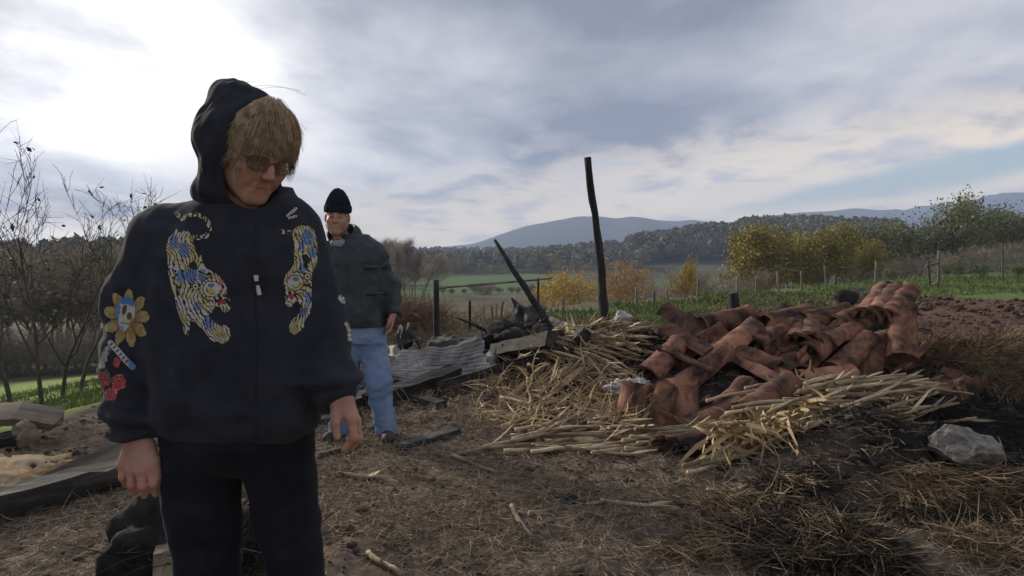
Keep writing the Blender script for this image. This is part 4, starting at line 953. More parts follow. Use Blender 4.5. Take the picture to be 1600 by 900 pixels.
blade_obj('husk_litter', 1300, [(.35, 6.3, .6, .5), (.3, 5.5, .6, .5), (.75, 5.5, .25, .4)], .4, (.06, .28), (.002, .008), M_husk, 4, .09, .5)
blade_obj('hay', 11000, [(4.05, 6.25, .65, .6), (3.9, 6.1, .6, .5), (4.4, 6.3, .6, .6)], .3, (.10, .30), (.0014, .0034), M_hay, 5, .06, .7, (.3, -.8))
blade_obj('hay', 8000, [(4.0, 5.95, .45, .35), (4.3, 6.1, .4, .4)], .3, (.12, .34), (.0014, .0030), M_hay2, 6, .08, .8, (.5, -1.))
rt = np.random.default_rng(91)
tuft = [tuple(ground_at(px, py)[:2]) + (rx, ry) for px, py, rx, ry in ((1205, 800, .20, .15), (1170, 835, .22, .16), (1240, 770, .18, .13), (1290, 860, .24, .15), (1340, 880, .22, .12), (1250, 885, .22, .1), (1460, 775, .22, .12), (1530, 780, .22, .12), (1590, 775, .2, .12), (1430, 800, .16, .1), (1540, 865, .25, .13), (1590, 850, .2, .13), (1100, 870, .3, .1), (1130, 800, .16, .12))]
blade_obj('hay', 5200, tuft, .10, (.07, .20), (.0014, .0030), M_hay2, 7, .02, .45, dome=.09)
blade_obj('hay', 2600, [(1.2, 3.55, .5, .3), (1.75, 3.9, .5, .35), (2.3, 4.45, .5, .3), (2.6, 3.4, .5, .3)] + tuft, .10, (.05, .16), (.0012, .0026), M_hay, 8, .02, .4, dome=.07)
blade_obj('burnt_hay', 15000, [(2.0, 4.5, .45, .3), (2.4, 4.75, .6, .35), (2.9, 4.3, .7, .5), (2.3, 3.6, .6, .3), (3.2, 5.1, .7, .5), (2.0, 4.65, .3, .2)] + tuft[:6], .15, (.05, .18), (.0014, .0030), M_hayb, 9, .03, .35, dome=.05)
blade_obj('burnt_hay', 5000, [(.55, 7.7, .5, .4), (-.2, 8.0, .8, .5), (.15, 8.3, .5, .4), (-1.15, 2.95, .32, .24)], .8, (.05, .26), (.0014, .003), M_hayb, 10, .2, .8)
# grass: field at the left, strip behind the rubble, weeds
M_grass = pmat('field_grass', [(.07, .10, .028), (.115, .155, .048), (.18, .21, .085)], scale=.8, rough=.9, bump=0)
M_dryg = pmat('dry_grass', [(.12, .10, .055), (.20, .17, .095), (.29, .25, .15)], scale=1.2, rough=.9, bump=0)
blade_obj('grass', 16000, [(-5.6, 8.2, 1.8, 2.2), (-7.5, 11, 3, 3), (-9.5, 15, 4, 4)], 2.5, (.04, .14), (.003, .007), M_grass, 11, .0, .3)
blade_obj('grass', 26000, [(2.2, 14.2, 2.4, 1.6), (5, 17, 3, 2), (8.5, 21, 3.5, 2.2), (13, 25, 4, 3), (18, 29, 5, 4), (22, 33, 5, 4)], 2.5, (.05, .18), (.006, .013), M_grass, 12, .0, .3)
blade_obj('dry_grass', 15000, [(0, 13, 2.2, 1.6), (2.4, 11.6, 2.0, 1.2), (5, 13.5, 1.6, 1.6), (-1.6, 11.5, .9, 1.6)], 1.3, (.06, .22), (.003, .007), M_dryg, 14, .0, .4)
blade_obj('red_brush', 2600, [(-1.5, 10.6, .6, .4)], 1.2, (.15, .4), (.002, .004), M_twig_red, 15, .25, .5)
# ================================================================= PEOPLE
# ---- implicit-surface modelling: blend rounded volumes, then skin them with surface nets
f32 = np.float32
def rc(p, a, b, r1, r2):
    a = np.asarray(a, f32); b = np.asarray(b, f32); ba = b - a; t = np.clip(((p - a) @ ba) / max(float(ba @ ba), 1e-9), 0, 1)
    dv = p - a - t[:, None] * ba; return np.sqrt((dv * dv).sum(1)) - (r1 + (r2 - r1) * t)
def chain(p, pts, rad, k=.0):
    d_ = None
    for i in range(len(pts) - 1):
        q = rc(p, pts[i], pts[i + 1], rad[i], rad[i + 1]); d_ = q if d_ is None else (smin(d_, q, k) if k else np.minimum(d_, q))
    return d_
def el(p, c_, r):
    q = p - np.asarray(c_, f32); r = np.asarray(r, f32); k0 = np.sqrt(((q / r) ** 2).sum(1)); k1 = np.sqrt(((q / r ** 2) ** 2).sum(1)); return k0 * (k0 - 1) / np.maximum(k1, 1e-6)
def smin(a, b, k):
    h = np.maximum(k - np.abs(a - b), 0) / k; return np.minimum(a, b) - h * h * k * .25
def smax(a, b, k): return -smin(-a, -b, k)
def loft(p, rows, e=2.3):
    """upright body of elliptical sections; rows: (z, cx, cy, half-width, half-depth) from low to high"""
    R = np.array(rows, f32); z = p[:, 2]; zc_ = np.clip(z, R[0, 0], R[-1, 0])
    cx, cy, a, b = [np.interp(zc_, R[:, 0], R[:, i]) for i in (1, 2, 3, 4)]
    x, y = np.abs(p[:, 0] - cx), np.abs(p[:, 1] - cy); k = ((x / a) ** e + (y / b) ** e) ** (1 / e)
    d_ = (k - 1) * np.minimum(a, b) * np.where(k > 1, 1., .9); dz_ = np.maximum(R[0, 0] - z, z - R[-1, 0])
    return np.where(dz_ > 0, np.sqrt(np.maximum(d_, 0) ** 2 + dz_ ** 2) , np.maximum(d_, dz_))
def skin(sdf, lo, hi, vox, kb=5):
    lo, hi = np.asarray(lo, float), np.asarray(hi, float); n = np.ceil((hi - lo) / (vox * kb)).astype(int)
    g = np.stack(np.meshgrid(*[np.arange(q) for q in n], indexing='ij'), -1).reshape(-1, 3)
    c_ = (lo + (g + .5) * vox * kb).astype(f32)
    act = g[np.abs(sdf(c_)) < vox * kb * 1.35]
    o = np.stack(np.meshgrid(*[np.arange(kb + 1)] * 3, indexing='ij'), -1).reshape(-1, 3)
    N = (n * kb + 2).astype(np.int64); st = np.array([N[1] * N[2], N[2], 1], np.int64)
    pts = (act[:, None] * kb + o[None]).reshape(-1, 3).astype(np.int64)
    key = np.unique(pts @ st); ijk = np.stack([key // st[0], (key // st[1]) % N[1], key % N[2]], 1)
    P_ = (lo + ijk * vox).astype(f32); val = np.concatenate([sdf(P_[i:i + 400000]) for i in range(0, len(P_), 400000)])
    co = np.array([(i, j, k) for i in (0, 1) for j in (0, 1) for k in (0, 1)]); ck = key[:, None] + (co @ st)[None]
    pos = np.searchsorted(key, ck); pos = np.minimum(pos, len(key) - 1); full = (key[pos] == ck).all(1)
    cv = val[pos]; ins = cv < 0; cross = full & ins.any(1) & ~ins.all(1)
    cid = np.where(cross)[0]; cvx, cp = cv[cid], P_[cid]
    acc = np.zeros((len(cid), 3)); cnt = np.zeros(len(cid))
    for a in range(8):
        for b in range(a + 1, 8):
            if np.abs(co[a] - co[b]).sum() != 1: continue
            m = (cvx[:, a] < 0) != (cvx[:, b] < 0); t = cvx[:, a] / np.where(m, cvx[:, a] - cvx[:, b], 1)
            q = co[a] + t[:, None] * (co[b] - co[a]); acc[m] += q[m]; cnt[m] += 1
    V = cp + acc / cnt[:, None] * vox
    cell = np.full(len(key), -1); cell[cid] = np.arange(len(cid)); Fs = []
    for ax in range(3):
        u, v = (ax + 1) % 3, (ax + 2) % 3
        nb = np.searchsorted(key, key + st[ax]); nb = np.minimum(nb, len(key) - 1); ok = key[nb] == key + st[ax]
        m = np.where(ok & ((val < 0) != (val[nb] < 0)))[0]
        def cl_(off):
            kk = key[m] + off; q = np.minimum(np.searchsorted(key, kk), len(key) - 1); return np.where(key[q] == kk, cell[q], -1)
        f = np.stack([cell[m], cl_(-st[u]), cl_(-st[u] - st[v]), cl_(-st[v])], 1); good = (f >= 0).all(1); f = f[good]
        fl = val[m][good] < 0; f[~fl] = f[~fl][:, ::-1]; Fs.append(f[:, ::-1])
    F = np.concatenate(Fs); return V, F[:, ::-1] if False else F
def orient(V, F):
    """make faces point outward (signed volume positive)"""
    a, b, c_ = V[F[:, 0]], V[F[:, 1]], V[F[:, 2]]; vol = (a * np.cross(b, c_)).sum() + (V[F[:, 0]] * np.cross(V[F[:, 2]], V[F[:, 3]])).sum()
    return F if vol > 0 else F[:, ::-1]
def skinned(sdf, lo, hi, vox):
    V, F = skin(sdf, lo, hi, vox); c_ = V.mean(0); return V, orient(V - c_, F)
def smooth_mesh(V, F, it=2, lam=.5):
    V = V.copy(); e = np.concatenate([F[:, [0, 1]], F[:, [1, 2]], F[:, [2, 3]], F[:, [3, 0]]]); e = np.concatenate([e, e[:, ::-1]])
    cnt = np.bincount(e[:, 0], minlength=len(V))
    for _ in range(it):
        s = np.stack([np.bincount(e[:, 0], V[e[:, 1], i], len(V)) for i in range(3)], 1); V = V + lam * (s / np.maximum(cnt, 1)[:, None] - V)
    return V
def headframe(yaw, pitch, roll=0.):
    y, p_ = math.radians(yaw), math.radians(pitch)
    ly = np.array([math.sin(y) * math.cos(p_), -math.cos(y) * math.cos(p_), -math.sin(p_)])
    lx = np.array([math.cos(y), math.sin(y), 0.]); lz = np.cross(ly, lx); lz = lz if lz[2] > 0 else -lz
    r = math.radians(roll); lx, lz = lx * math.cos(r) + lz * math.sin(r), lz * math.cos(r) - lx * math.sin(r)
    return np.stack([lx, ly, lz], 1)
def face_sdf(q, old=1., wide=1.):
    """head in its own frame: x to the side, y out of the face, z up"""
    q = q * np.array([1 / wide, 1, 1], f32); qs = q.copy(); qs[:, 0] = np.abs(q[:, 0])
    d_ = el(q, (0, -.018, .036), (.074, .094, .088))
    d_ = smin(d_, el(q, (0, .022, -.028), (.060, .066, .080)), .03)
    d_ = smin(d_, rc(qs, (.052, .0, -.05), (.012, .064, -.094), .022, .017), .035)
    d_ = smin(d_, rc(qs, (.04, .062, -.022), (.03, .066, -.045), .020, .016), .03)
    d_ = smin(d_, rc(qs, (.008, .083, .030), (.042, .070, .030), .010, .009), .02)
    d_ = smax(d_, -el(qs, (.031, .104, .008), (.020, .020, .014)), .016)
    d_ = smin(d_, el(qs, (.031, .073, .008), (.014, .0125, .0115)), .004)
    d_ = smin(d_, rc(q, (0, .084, .022), (0, .108, -.022), .0075, .0105), .014)
    d_ = smin(d_, el(qs, (.011, .098, -.027), (.0085, .011, .0075)), .007)
    d_ = smax(d_, -rc(qs, (.006, .104, -.035), (.007, .098, -.037), .003, .003), .004)
    d_ = smin(d_, rc(q, (-.018, .080, -.0585), (.018, .080, -.0585), .006, .006), .012)
    d_ = smin(d_, rc(q, (-.015, .080, -.0690), (.015, .080, -.0690), .0065, .0065), .012)
    d_ = smax(d_, -rc(qs, (0, .0905, -.0635), (.023, .083, -.0655), .0018, .0012), .005)
    d_ = smin(d_, el(q, (0, .074, -.092), (.02, .016, .016)), .025)
    d_ = smax(d_, -rc(qs, (.017, .0985, -.030), (.031, .084, -.064), .0022 * old, .0012 * old), .010)
    d_ = smin(d_, el(qs, (.076, -.008, .0), (.010, .020, .032)), .010)
    return d_
def face_col(q):
    qs = np.abs(q[:, 0]); n = len(q); c_ = np.ones((n, 3))
    def m(mask, k): 
        nonlocal c_
        c_ = c_ * (1 - mask[:, None]) + c_ * np.array(k) * mask[:, None]
    g = lambda cx, cy, cz, r: np.exp(-(((qs - cx) ** 2 + (q[:, 1] - cy) ** 2 + (q[:, 2] - cz) ** 2) / r ** 2))
    m(g(.04, .07, -.03, .025), (1.05, .90, .88)); m(g(0, .11, -.022, .016), (1.06, .88, .85))
    lip = np.exp(-(((q[:, 2] + .064) / .009) ** 2) - (q[:, 0] / .021) ** 4) * (q[:, 1] > .06); m(lip, (.85, .55, .55))
    brow = np.exp(-(((q[:, 2] - .030) / .0055) ** 2) - ((qs - .031) / .019) ** 4) * (q[:, 1] > .05); m(brow, (.45, .42, .40))
    eye = np.exp(-((np.hypot(qs - .031, (q[:, 2] - .008) * 1.5)) / .010) ** 6) * (q[:, 1] > .06); m(eye, (.35, .33, .33))
    return c_
M_skin = pmat('skin', [(.30, .165, .12), (.37, .215, .16), (.42, .26, .20)], scale=26, rough=.55, bump=.25, bscale=150, attr=True, spec=.35, bdist=.002)
M_hoodie = pmat('navy_fleece', [(.021, .0235, .032), (.027, .0305, .041), (.036, .040, .052)], scale=16, rough=1, bump=.35, bscale=240, spec=.08, bdist=.002, sheen=.06)
M_trouser = pmat('black_cotton', [(.010, .0115, .016), (.0135, .015, .021), (.018, .020, .027)], scale=16, rough=1, bump=.35, bscale=240, spec=.08, bdist=.002, sheen=.04)
M_hair = pmat('grey_blond_hair', [(.20, .145, .085), (.42, .32, .20), (.66, .54, .38)], scale=60, rough=.6, bump=0, spec=.35)
M_metal = pmat('zip_metal', [(.35, .35, .36), (.5, .5, .5)], scale=20, rough=.35, bump=0, spec=.6)
M_frame = pmat('spectacle_frame', [(.02, .018, .018), (.035, .03, .03)], scale=20, rough=.35, bump=0, spec=.5)
M_shoe = pmat('worn_leather', [(.020, .019, .018), (.045, .042, .038), (.085, .078, .07)], scale=14, rough=.75, bump=.3, spec=.3)
def lensmat():
    m = bpy.data.materials.new('spectacle_lens'); m.use_nodes = True; t = m.node_tree; t.nodes.clear(); b = NB(t)
    tr = b.n('ShaderNodeBsdfTransparent'); tr.inputs[0].default_value = (.78, .79, .82, 1); gl = b.n('ShaderNodeBsdfGlossy'); gl.inputs['Roughness'].default_value = .05
    gl.inputs[0].default_value = (.8, .8, .8, 1); mx = b.n('ShaderNodeMixShader'); mx.inputs[0].default_value = .06
    t.links.new(tr.outputs[0], mx.inputs[1]); t.links.new(gl.outputs[0], mx.inputs[2]); t.links.new(mx.outputs[0], b.n('ShaderNodeOutputMaterial').inputs[0]); return m
M_lens = lensmat()
def cat_meshes(parts):
    V, F, C, off = [], [], [], 0
    for v, f, c_ in parts: V.append(v); F.append(f + off); C.append(c_ if c_ is not None else np.ones((len(v), 3))); off += len(v)
    return np.concatenate(V), np.concatenate(F), np.concatenate(C)

# ---------------------------------------------------------------- the person in the hooded jacket
WY = 1.75
def W_(px, py, dy=0.): return P(px, py, WY + dy).astype(f32)
WB = np.array(P(375, 450, WY)); WB[2] = gz(WB[0], WY)            # foot point of the figure
HS = .90; HC = W_(397, 236, -.02); HR = headframe(45, 29, -6).astype(f32)
def w_local(p): return (p - HC) @ HR / f32(HS)
def z_(py): return float(W_(380, py)[2])
def row(py, x0, x1, dep, cy=.0): a, b = W_(x0, py)[0], W_(x1, py)[0]; return (z_(py), (a + b) / 2, WY + cy, (b - a) / 2, dep)
HAND = {
 'r': dict(wrist=(214, 680, -.015), kn=[(234, 733, -.045), (219, 737, -.05), (204, 735, -.045), (190, 727, -.035)],
      f=[[(240, 756, -.052), (243, 771, -.035)], [(223, 760, -.055), (226, 774, -.03)], [(206, 758, -.05), (210, 769, -.02)], [(192, 746, -.042), (196, 757, -.015)]],
      th=[(232, 694, -.02), (242, 720, -.04), (246, 744, -.045)]),
 'l': dict(wrist=(531, 618, -.03), kn=[(549, 656, -.050), (556, 657, -.030), (557, 660, -.010), (554, 663, .008)],
      f=[[(553, 684, -.052), (538, 701, -.05)], [(560, 684, -.030), (548, 700, -.026)], [(559, 682, -.012), (549, 694, -.004)], [(554, 680, .006), (545, 689, .012)]],
      th=[(527, 634, -.045), (524, 660, -.058), (527, 682, -.06)])}
def hand_sdf(p, h):
    w_ = W_(*h['wrist']); d_ = None
    for i, k in enumerate(h['kn']):
        q = rc(p, w_ + (W_(*k) - w_) * .1, W_(*k), .0185, .0115); d_ = q if d_ is None else smin(d_, q, .014)
    for i, (k, fj) in enumerate(zip(h['kn'], h['f'])):
        r0 = (.0105, .0108, .010, .0088)[i]; pts = [W_(*k)] + [W_(*j) for j in fj]
        fd = chain(p, pts, [r0, r0 * .93, r0 * .78], .004); d_ = smin(d_, fd, .0045)
        d_ = smin(d_, np.sqrt(((p - pts[1] - np.array([0, -.002, 0], f32)) ** 2).sum(1)) - r0 * .92, .004)
    th = [W_(*j) for j in h['th']]; d_ = smin(d_, chain(p, th, [.0155, .0112, .0088], .006), .010)
    return d_
arm_r = [W_(254, 374, .04), W_(218, 468, .05), W_(208, 570, .04), W_(212, 684, -.01)]
arm_l = [W_(446, 364, .04), W_(481, 446, .05), W_(505, 532, .04), W_(529, 622, -.03)]
def body_core(p):                                            # neck, trunk, arms and legs under the clothes
    d_ = loft(p, [row(700, 290, 455, .07, .03), row(640, 270, 470, .085, .03), row(500, 275, 465, .075, .03), row(400, 275, 460, .075, .03), row(345, 310, 440, .05, .05)])
    d_ = smin(d_, rc(p, W_(378, 360, .04), HC + HR @ np.array([0, -.03, -.06], f32), .06, .052), .04)
    for arm in (arm_r, arm_l): d_ = smin(d_, chain(p, arm, [.05, .042, .036, .027], .02), .03)
    for leg in LEGS: d_ = smin(d_, chain(p, leg, [.075, .050, .035], .03), .03)
    return d_
hipz = z_(700)
LEGS = [[W_(314, 712, .03), W_(328, 960, .02), W_(330, 1255, .05)], [W_(434, 712, .03), W_(474, 960, .02), W_(492, 1255, .05)]]
lo = np.array(WB) + (-.45, -.3, -.02); hi = np.array(WB) + (.45, .35, 1.75)
Vb, Fb = skinned(body_core, lo, hi, .012)
def head_sdf(p):
    d_ = face_sdf(w_local(p), 1.6, 1.04) * HS; return smin(d_, rc(p, W_(380, 352, .045), HC + HR @ np.array([0, -.025, -.065], f32), .052, .045), .03)
Vh, Fh = skinned(head_sdf, HC - .16, HC + .16, .0024)
parts = [(Vb, Fb, None), (Vh, Fh, face_col(w_local(Vh.astype(f32))))]
for s in ('r', 'l'):
    c_ = W_(*HAND[s]['kn'][1]); arm = arm_r if s == 'r' else arm_l
    sd = lambda p, h=HAND[s], a=arm: smin(hand_sdf(p, h), rc(p, a[2], W_(*h['wrist']), .03, .0245), .018)
    Vq, Fq = skinned(sd, c_ - (.09, .10, .09), c_ + (.09, .14, .13), .0022)
    kk = np.min([np.linalg.norm(Vq - W_(*k) - np.array([0, -.01, 0]), axis=1) for k in HAND[s]['kn']] + [np.linalg.norm(Vq - W_(*h[0]) - np.array([0, -.008, 0]), axis=1) for h in HAND[s]['f']], axis=0)
    parts.append((Vq, Fq, 1 + np.exp(-(kk / .011) ** 2)[:, None] * (np.array([1.10, .80, .76]) - 1)))
V, F, C = cat_meshes(parts)
person = tag(link('person', mesh_np('person', V - WB, F, M_skin, col=C), None, tuple(WB)), 'person in black hooded jacket with tiger embroidery looking down at the ground', 'person')
def wpart(name, V, F, mat, parent=person, **k): return link(name, mesh_np(name, np.asarray(V) - WB, F, mat, **k), parent)
# hooded jacket
def fold(p, sx, sy, sz, seed): return vnoise(p * np.array([sx, sy, sz], f32) + seed, seed) + .5 * vnoise(p * np.array([sx, sy, sz], f32) * 2.1 + seed, seed + 1)
TROWS = [row(684, 252, 484, .105, .02), row(664, 244, 490, .124, .02), row(630, 236, 492, .128, .02), row(560, 234, 490, .125, .02), row(470, 232, 486, .122, .02), row(400, 228, 484, .118, .02), row(362, 232, 482, .105, .03), row(338, 246, 474, .092, .04), row(318, 268, 462, .076, .055), row(304, 296, 448, .060, .07), row(288, 312, 438, .045, .09)]
def jacket(p):
    d_ = loft(p, TROWS, 2.4)
    wr = fold(p, 7, 7, 24, 3)
    for arm, rad in ((arm_r, [.078, .072, .064, .050]), (arm_l, [.074, .066, .056, .043])):
        end = arm[3] + (arm[3] - arm[2]) / np.linalg.norm(arm[3] - arm[2]) * .0
        a_ = chain(p, [arm[0], arm[1], arm[2], end], rad, .03)
        t = np.clip((arm[0][2] - p[:, 2]) / (arm[0][2] - arm[3][2]), 0, 1)
        a_ = a_ + .0095 * wr * sstep(.1, .55, t) + .003 * fold(p, 16, 16, 42, 29) * sstep(.1, .4, t) + .006 * np.sin(p[:, 2] * 150 + 2.5 * vnoise(p * 9, 5)) * sstep(.80, .86, t) * sstep(.97, .92, t) - .010 * sstep(.78, .86, t) * sstep(.95, .90, t)
        cut = (p - end) @ ((arm[3] - arm[2]) / np.linalg.norm(arm[3] - arm[2])).astype(f32) - .012
        a_ = smax(a_, cut, .012)
        d_ = smin(d_, a_, .055)
    lowz = sstep(z_(560), z_(660), p[:, 2])
    d_ = d_ + .009 * fold(p, 10, 8, 4.5, 11) + .0045 * fold(p, 22, 14, 10, 13) + .008 * lowz * fold(p, 8, 8, 20, 17) * sstep(z_(694), z_(676), p[:, 2])
    d_ = smax(d_, z_(686) - p[:, 2], .01)
    # collar rolls round the neck, hollow for neck and chin
    d_ = smin(d_, el(p, W_(382, 328, .03), (.102, .085, .034)), .03)
    ql = w_local(p)
    d_ = smax(d_, -el(ql, (0, .035, -.045), (.068, .080, .092)) * HS, .012)
    return d_
V, F = skinned(jacket, lo + (0, 0, .75), hi, .0052); V = smooth_mesh(V, F, 1, .4)
jk = wpart('hooded_jacket', V, F, M_hoodie)
bvh = BVHTree.FromPolygons([tuple(v) for v in V], F.tolist())
def hood(p):
    q = w_local(p)
    out = el(q, (-.016, -.038, .006), (.113, .128, .130))
    out = smin(out, el(q, (-.045, -.095, .092), (.058, .050, .046)), .04)     # slack peak at the back of the crown
    out = smin(out, el(p, W_(370, 302, .035), (.102, .104, .050)) / HS, .06)
    out = out + .0070 * fold(q, 20, 20, 8, 5) + .0035 * fold(q, 42, 42, 14, 6)
    inn = el(q, (-.010, -.03, .010), (.088, .116, .116))
    inn = smin(inn, el(q, (0, .04, -.05), (.070, .09, .088)), .04)
    d_ = smax(out, -inn, .010)
    up_ = sstep(-.01, .06, q[:, 2])
    lim = .046 - .36 * np.maximum(q[:, 2], -.03) - .42 * np.maximum(q[:, 0], 0) * up_
    return smax(d_, (q[:, 1] - lim) * .9, .014) * HS
V, F = skinned(hood, HC - (.22, .24, .22), HC + (.22, .26, .25), .0040); V = smooth_mesh(V, F, 1, .4)
wpart('hood', V, F, M_hoodie, jk)
# trousers
def trousers(p):
    d_ = smin(loft(p, [row(690, 250, 486, .12, .03), row(640, 252, 484, .105, .03)], 2.3), el(p, W_(370, 690, .03), (.165, .118, .075)), .03)
    for (h, k, a), rr in zip(LEGS, ((.094, .069, .066), (.088, .058, .058))):
        d_ = smin(d_, chain(p, [h, k, a], rr, .03), .014)
    d_ = d_ + .006 * fold(p, 8, 8, 13, 23) + .003 * fold(p, 18, 18, 30, 24); return smax(d_, np.float32(WB[2] + .035) - p[:, 2], .01)
V, F = skinned(trousers, lo, hi - (0, 0, .75), .0075); wpart('trousers', V, F, M_trouser)
for (h, k, a) in LEGS:
    f0 = np.array([a[0], a[1] - .02, WB[2] + .05], f32)
    sh = lambda p: smax(smin(el(p, f0 + np.array([.0, -.06, -.01], f32), (.048, .13, .055)), el(p, f0 + np.array([0, .04, .01], f32), (.045, .06, .07)), .03), np.float32(WB[2] + .004) - p[:, 2], .008)
    V, F = skinned(sh, f0 - .22, f0 + .22, .009); wpart('shoe', V, F, M_shoe)
# hair: a cap with loose locks falling over the brow
def cap(p):
    q = w_local(p); d_ = el(q, (0, -.018, .038), (.081, .101, .095)); d_ = d_ + .003 * fold(q, 60, 60, 9, 2)
    return smax(smax(d_, q[:, 1] - (.050 + .0 * q[:, 2]), .02), -(q[:, 2] + .05), .02) * HS
V, F = skinned(cap, HC - .16, HC + .17, .0036); hair = wpart('hair', V, F, M_hair)
rg = np.random.default_rng(88); pp0, rr0 = [], []; Vs, Fs, off = [], [], 0
def lock(path, r, k=3):
    global off
    V, F = path_tube(path, r, k, cap=False); Vs.append(V); Fs.append(F + off); off += len(V)
def scalp(phi, th, out): # phi 0: over the brow, + to the picture's right
    return np.array([math.sin(phi) * math.sin(th) * (.081 + out), -.018 + math.cos(phi) * math.sin(th) * (.101 + out), .038 + math.cos(th) * (.094 + out)])
for i in range(8000):
    phi = rg.uniform(-1.7, 1.75); cl_id = math.floor(phi * 15 + rg.normal(0, .35)); cr = math.sin(cl_id * 12.9898) * 43758.5; cr = cr - math.floor(cr); cr2 = (cr * 7.31) % 1
    th1 = 1.02 + 1.15 * cr * rg.uniform(.45, 1.1) + .34 * sstep(.55, 1.0, abs(phi)) + rg.normal(0, .10)
    lay = rg.random() ** 1.5; n = 10; pth = []; th0 = rg.uniform(.02, .75) * rg.random()
    swirl = .48 + .40 * (cr2 - .5) + rg.normal(0, .09); o1 = .003 + .012 * lay + .006 * cr2; fl = rg.normal(0, .004) + .008 * max(phi, 0) ** 1.5
    gather = (cl_id / 15 + .033 - phi) * .8
    wa, wp = rg.normal(0, .03), rg.uniform(0, 6)
    for j in range(n):
        t = j / (n - 1); th = th0 + (th1 - th0) * t
        ph = phi * (.45 + .55 * t) + swirl * (t - .5) + gather * t * t + wa * math.sin(t * 7 + wp)
        q = scalp(ph, min(th, 1.42), o1 * (.4 + .6 * t) + fl * t * t); ex_ = max(th - 1.42, 0)
        q = q + np.array([.012 * ex_ * math.sin(ph), .002 * ex_, -.10 * ex_]); pth.append(q)
    W3 = HC + np.array(pth) @ HR.T * HS
    lock(W3, np.linspace(.00055, .00022, n) * rg.uniform(.6, 1.3))
for i in range(90):      # single hairs hanging loose over brow and glasses
    phi = rg.uniform(-.9, 1.2); th1 = rg.uniform(1.5, 2.25); sw = rg.normal(.35, .25); o1 = rg.uniform(.012, .024); pth = []
    for j in range(12):
        t = j / 11; th = .3 + (th1 - .3) * t; ph = phi * (.5 + .5 * t) + sw * (t - .5); ex_ = max(th - 1.42, 0)
        pth.append(scalp(ph, min(th, 1.42), o1) + np.array([.012 * ex_ * math.sin(ph), .002, -.10 * ex_]))
    lock(HC + np.array(pth) @ HR.T * HS, np.linspace(.0006, .0003, 12))
for (x0, y0), (x1, y1), sag in (((388, 136), (478, 149), -8), ((400, 140), (470, 142), -5), ((452, 185), (474, 236), 5), ((462, 190), (480, 205), -3), ((380, 132), (400, 128), -3)):
    t = np.linspace(0, 1, 9); pth = np.array([W_(x0 + (x1 - x0) * q, y0 + (y1 - y0) * q + sag * math.sin(math.pi * q), .02) for q in t]); lock(pth, np.full(9, .0004))
wpart('loose_locks', np.concatenate(Vs), np.concatenate(Fs), M_hair, hair)
# spectacles
gl_root = None; Vs, Fs, off = [], [], 0; ring_l = []
for s in (-1, 1):
    a = np.linspace(0, 2 * math.pi, 25)
    ring = np.stack([s * .033 + .0255 * np.sign(np.cos(a)) * np.abs(np.cos(a)) ** .75, .101 - .010 * (np.abs(s * .033 + .0255 * np.cos(a)) / .05) ** 2, .004 + .0185 * np.sign(np.sin(a)) * np.abs(np.sin(a)) ** .8], 1)
    ring_l.append(ring); V, F = path_tube(HC + ring @ HR.T * HS, .0010, 6, cap=False); Vs.append(V); Fs.append(F + off); off += len(V)
    V, F = path_tube(HC + np.array([(s * .058, .093, .010), (s * .074, .05, .010), (s * .080, .0, .004)]) @ HR.T * HS, .0013, 6, cap=False); Vs.append(V); Fs.append(F + off); off += len(V)
V, F = path_tube(HC + np.array([(-.009, .102, .010), (0, .106, .013), (.009, .102, .010)]) @ HR.T * HS, .0011, 6, cap=False); Vs.append(V); Fs.append(F + off)
gls = wpart('glasses', np.concatenate(Vs), np.concatenate(Fs), M_frame)
for ring in ring_l:
    c_ = ring[:-1].mean(0); V = HC + np.concatenate([ring[:-1], c_[None]]) @ HR.T * HS; n = len(ring) - 1
    link('lens', mesh_py('lens', V - WB, [(i, (i + 1) % n, n) for i in range(n)], M_lens), gls)
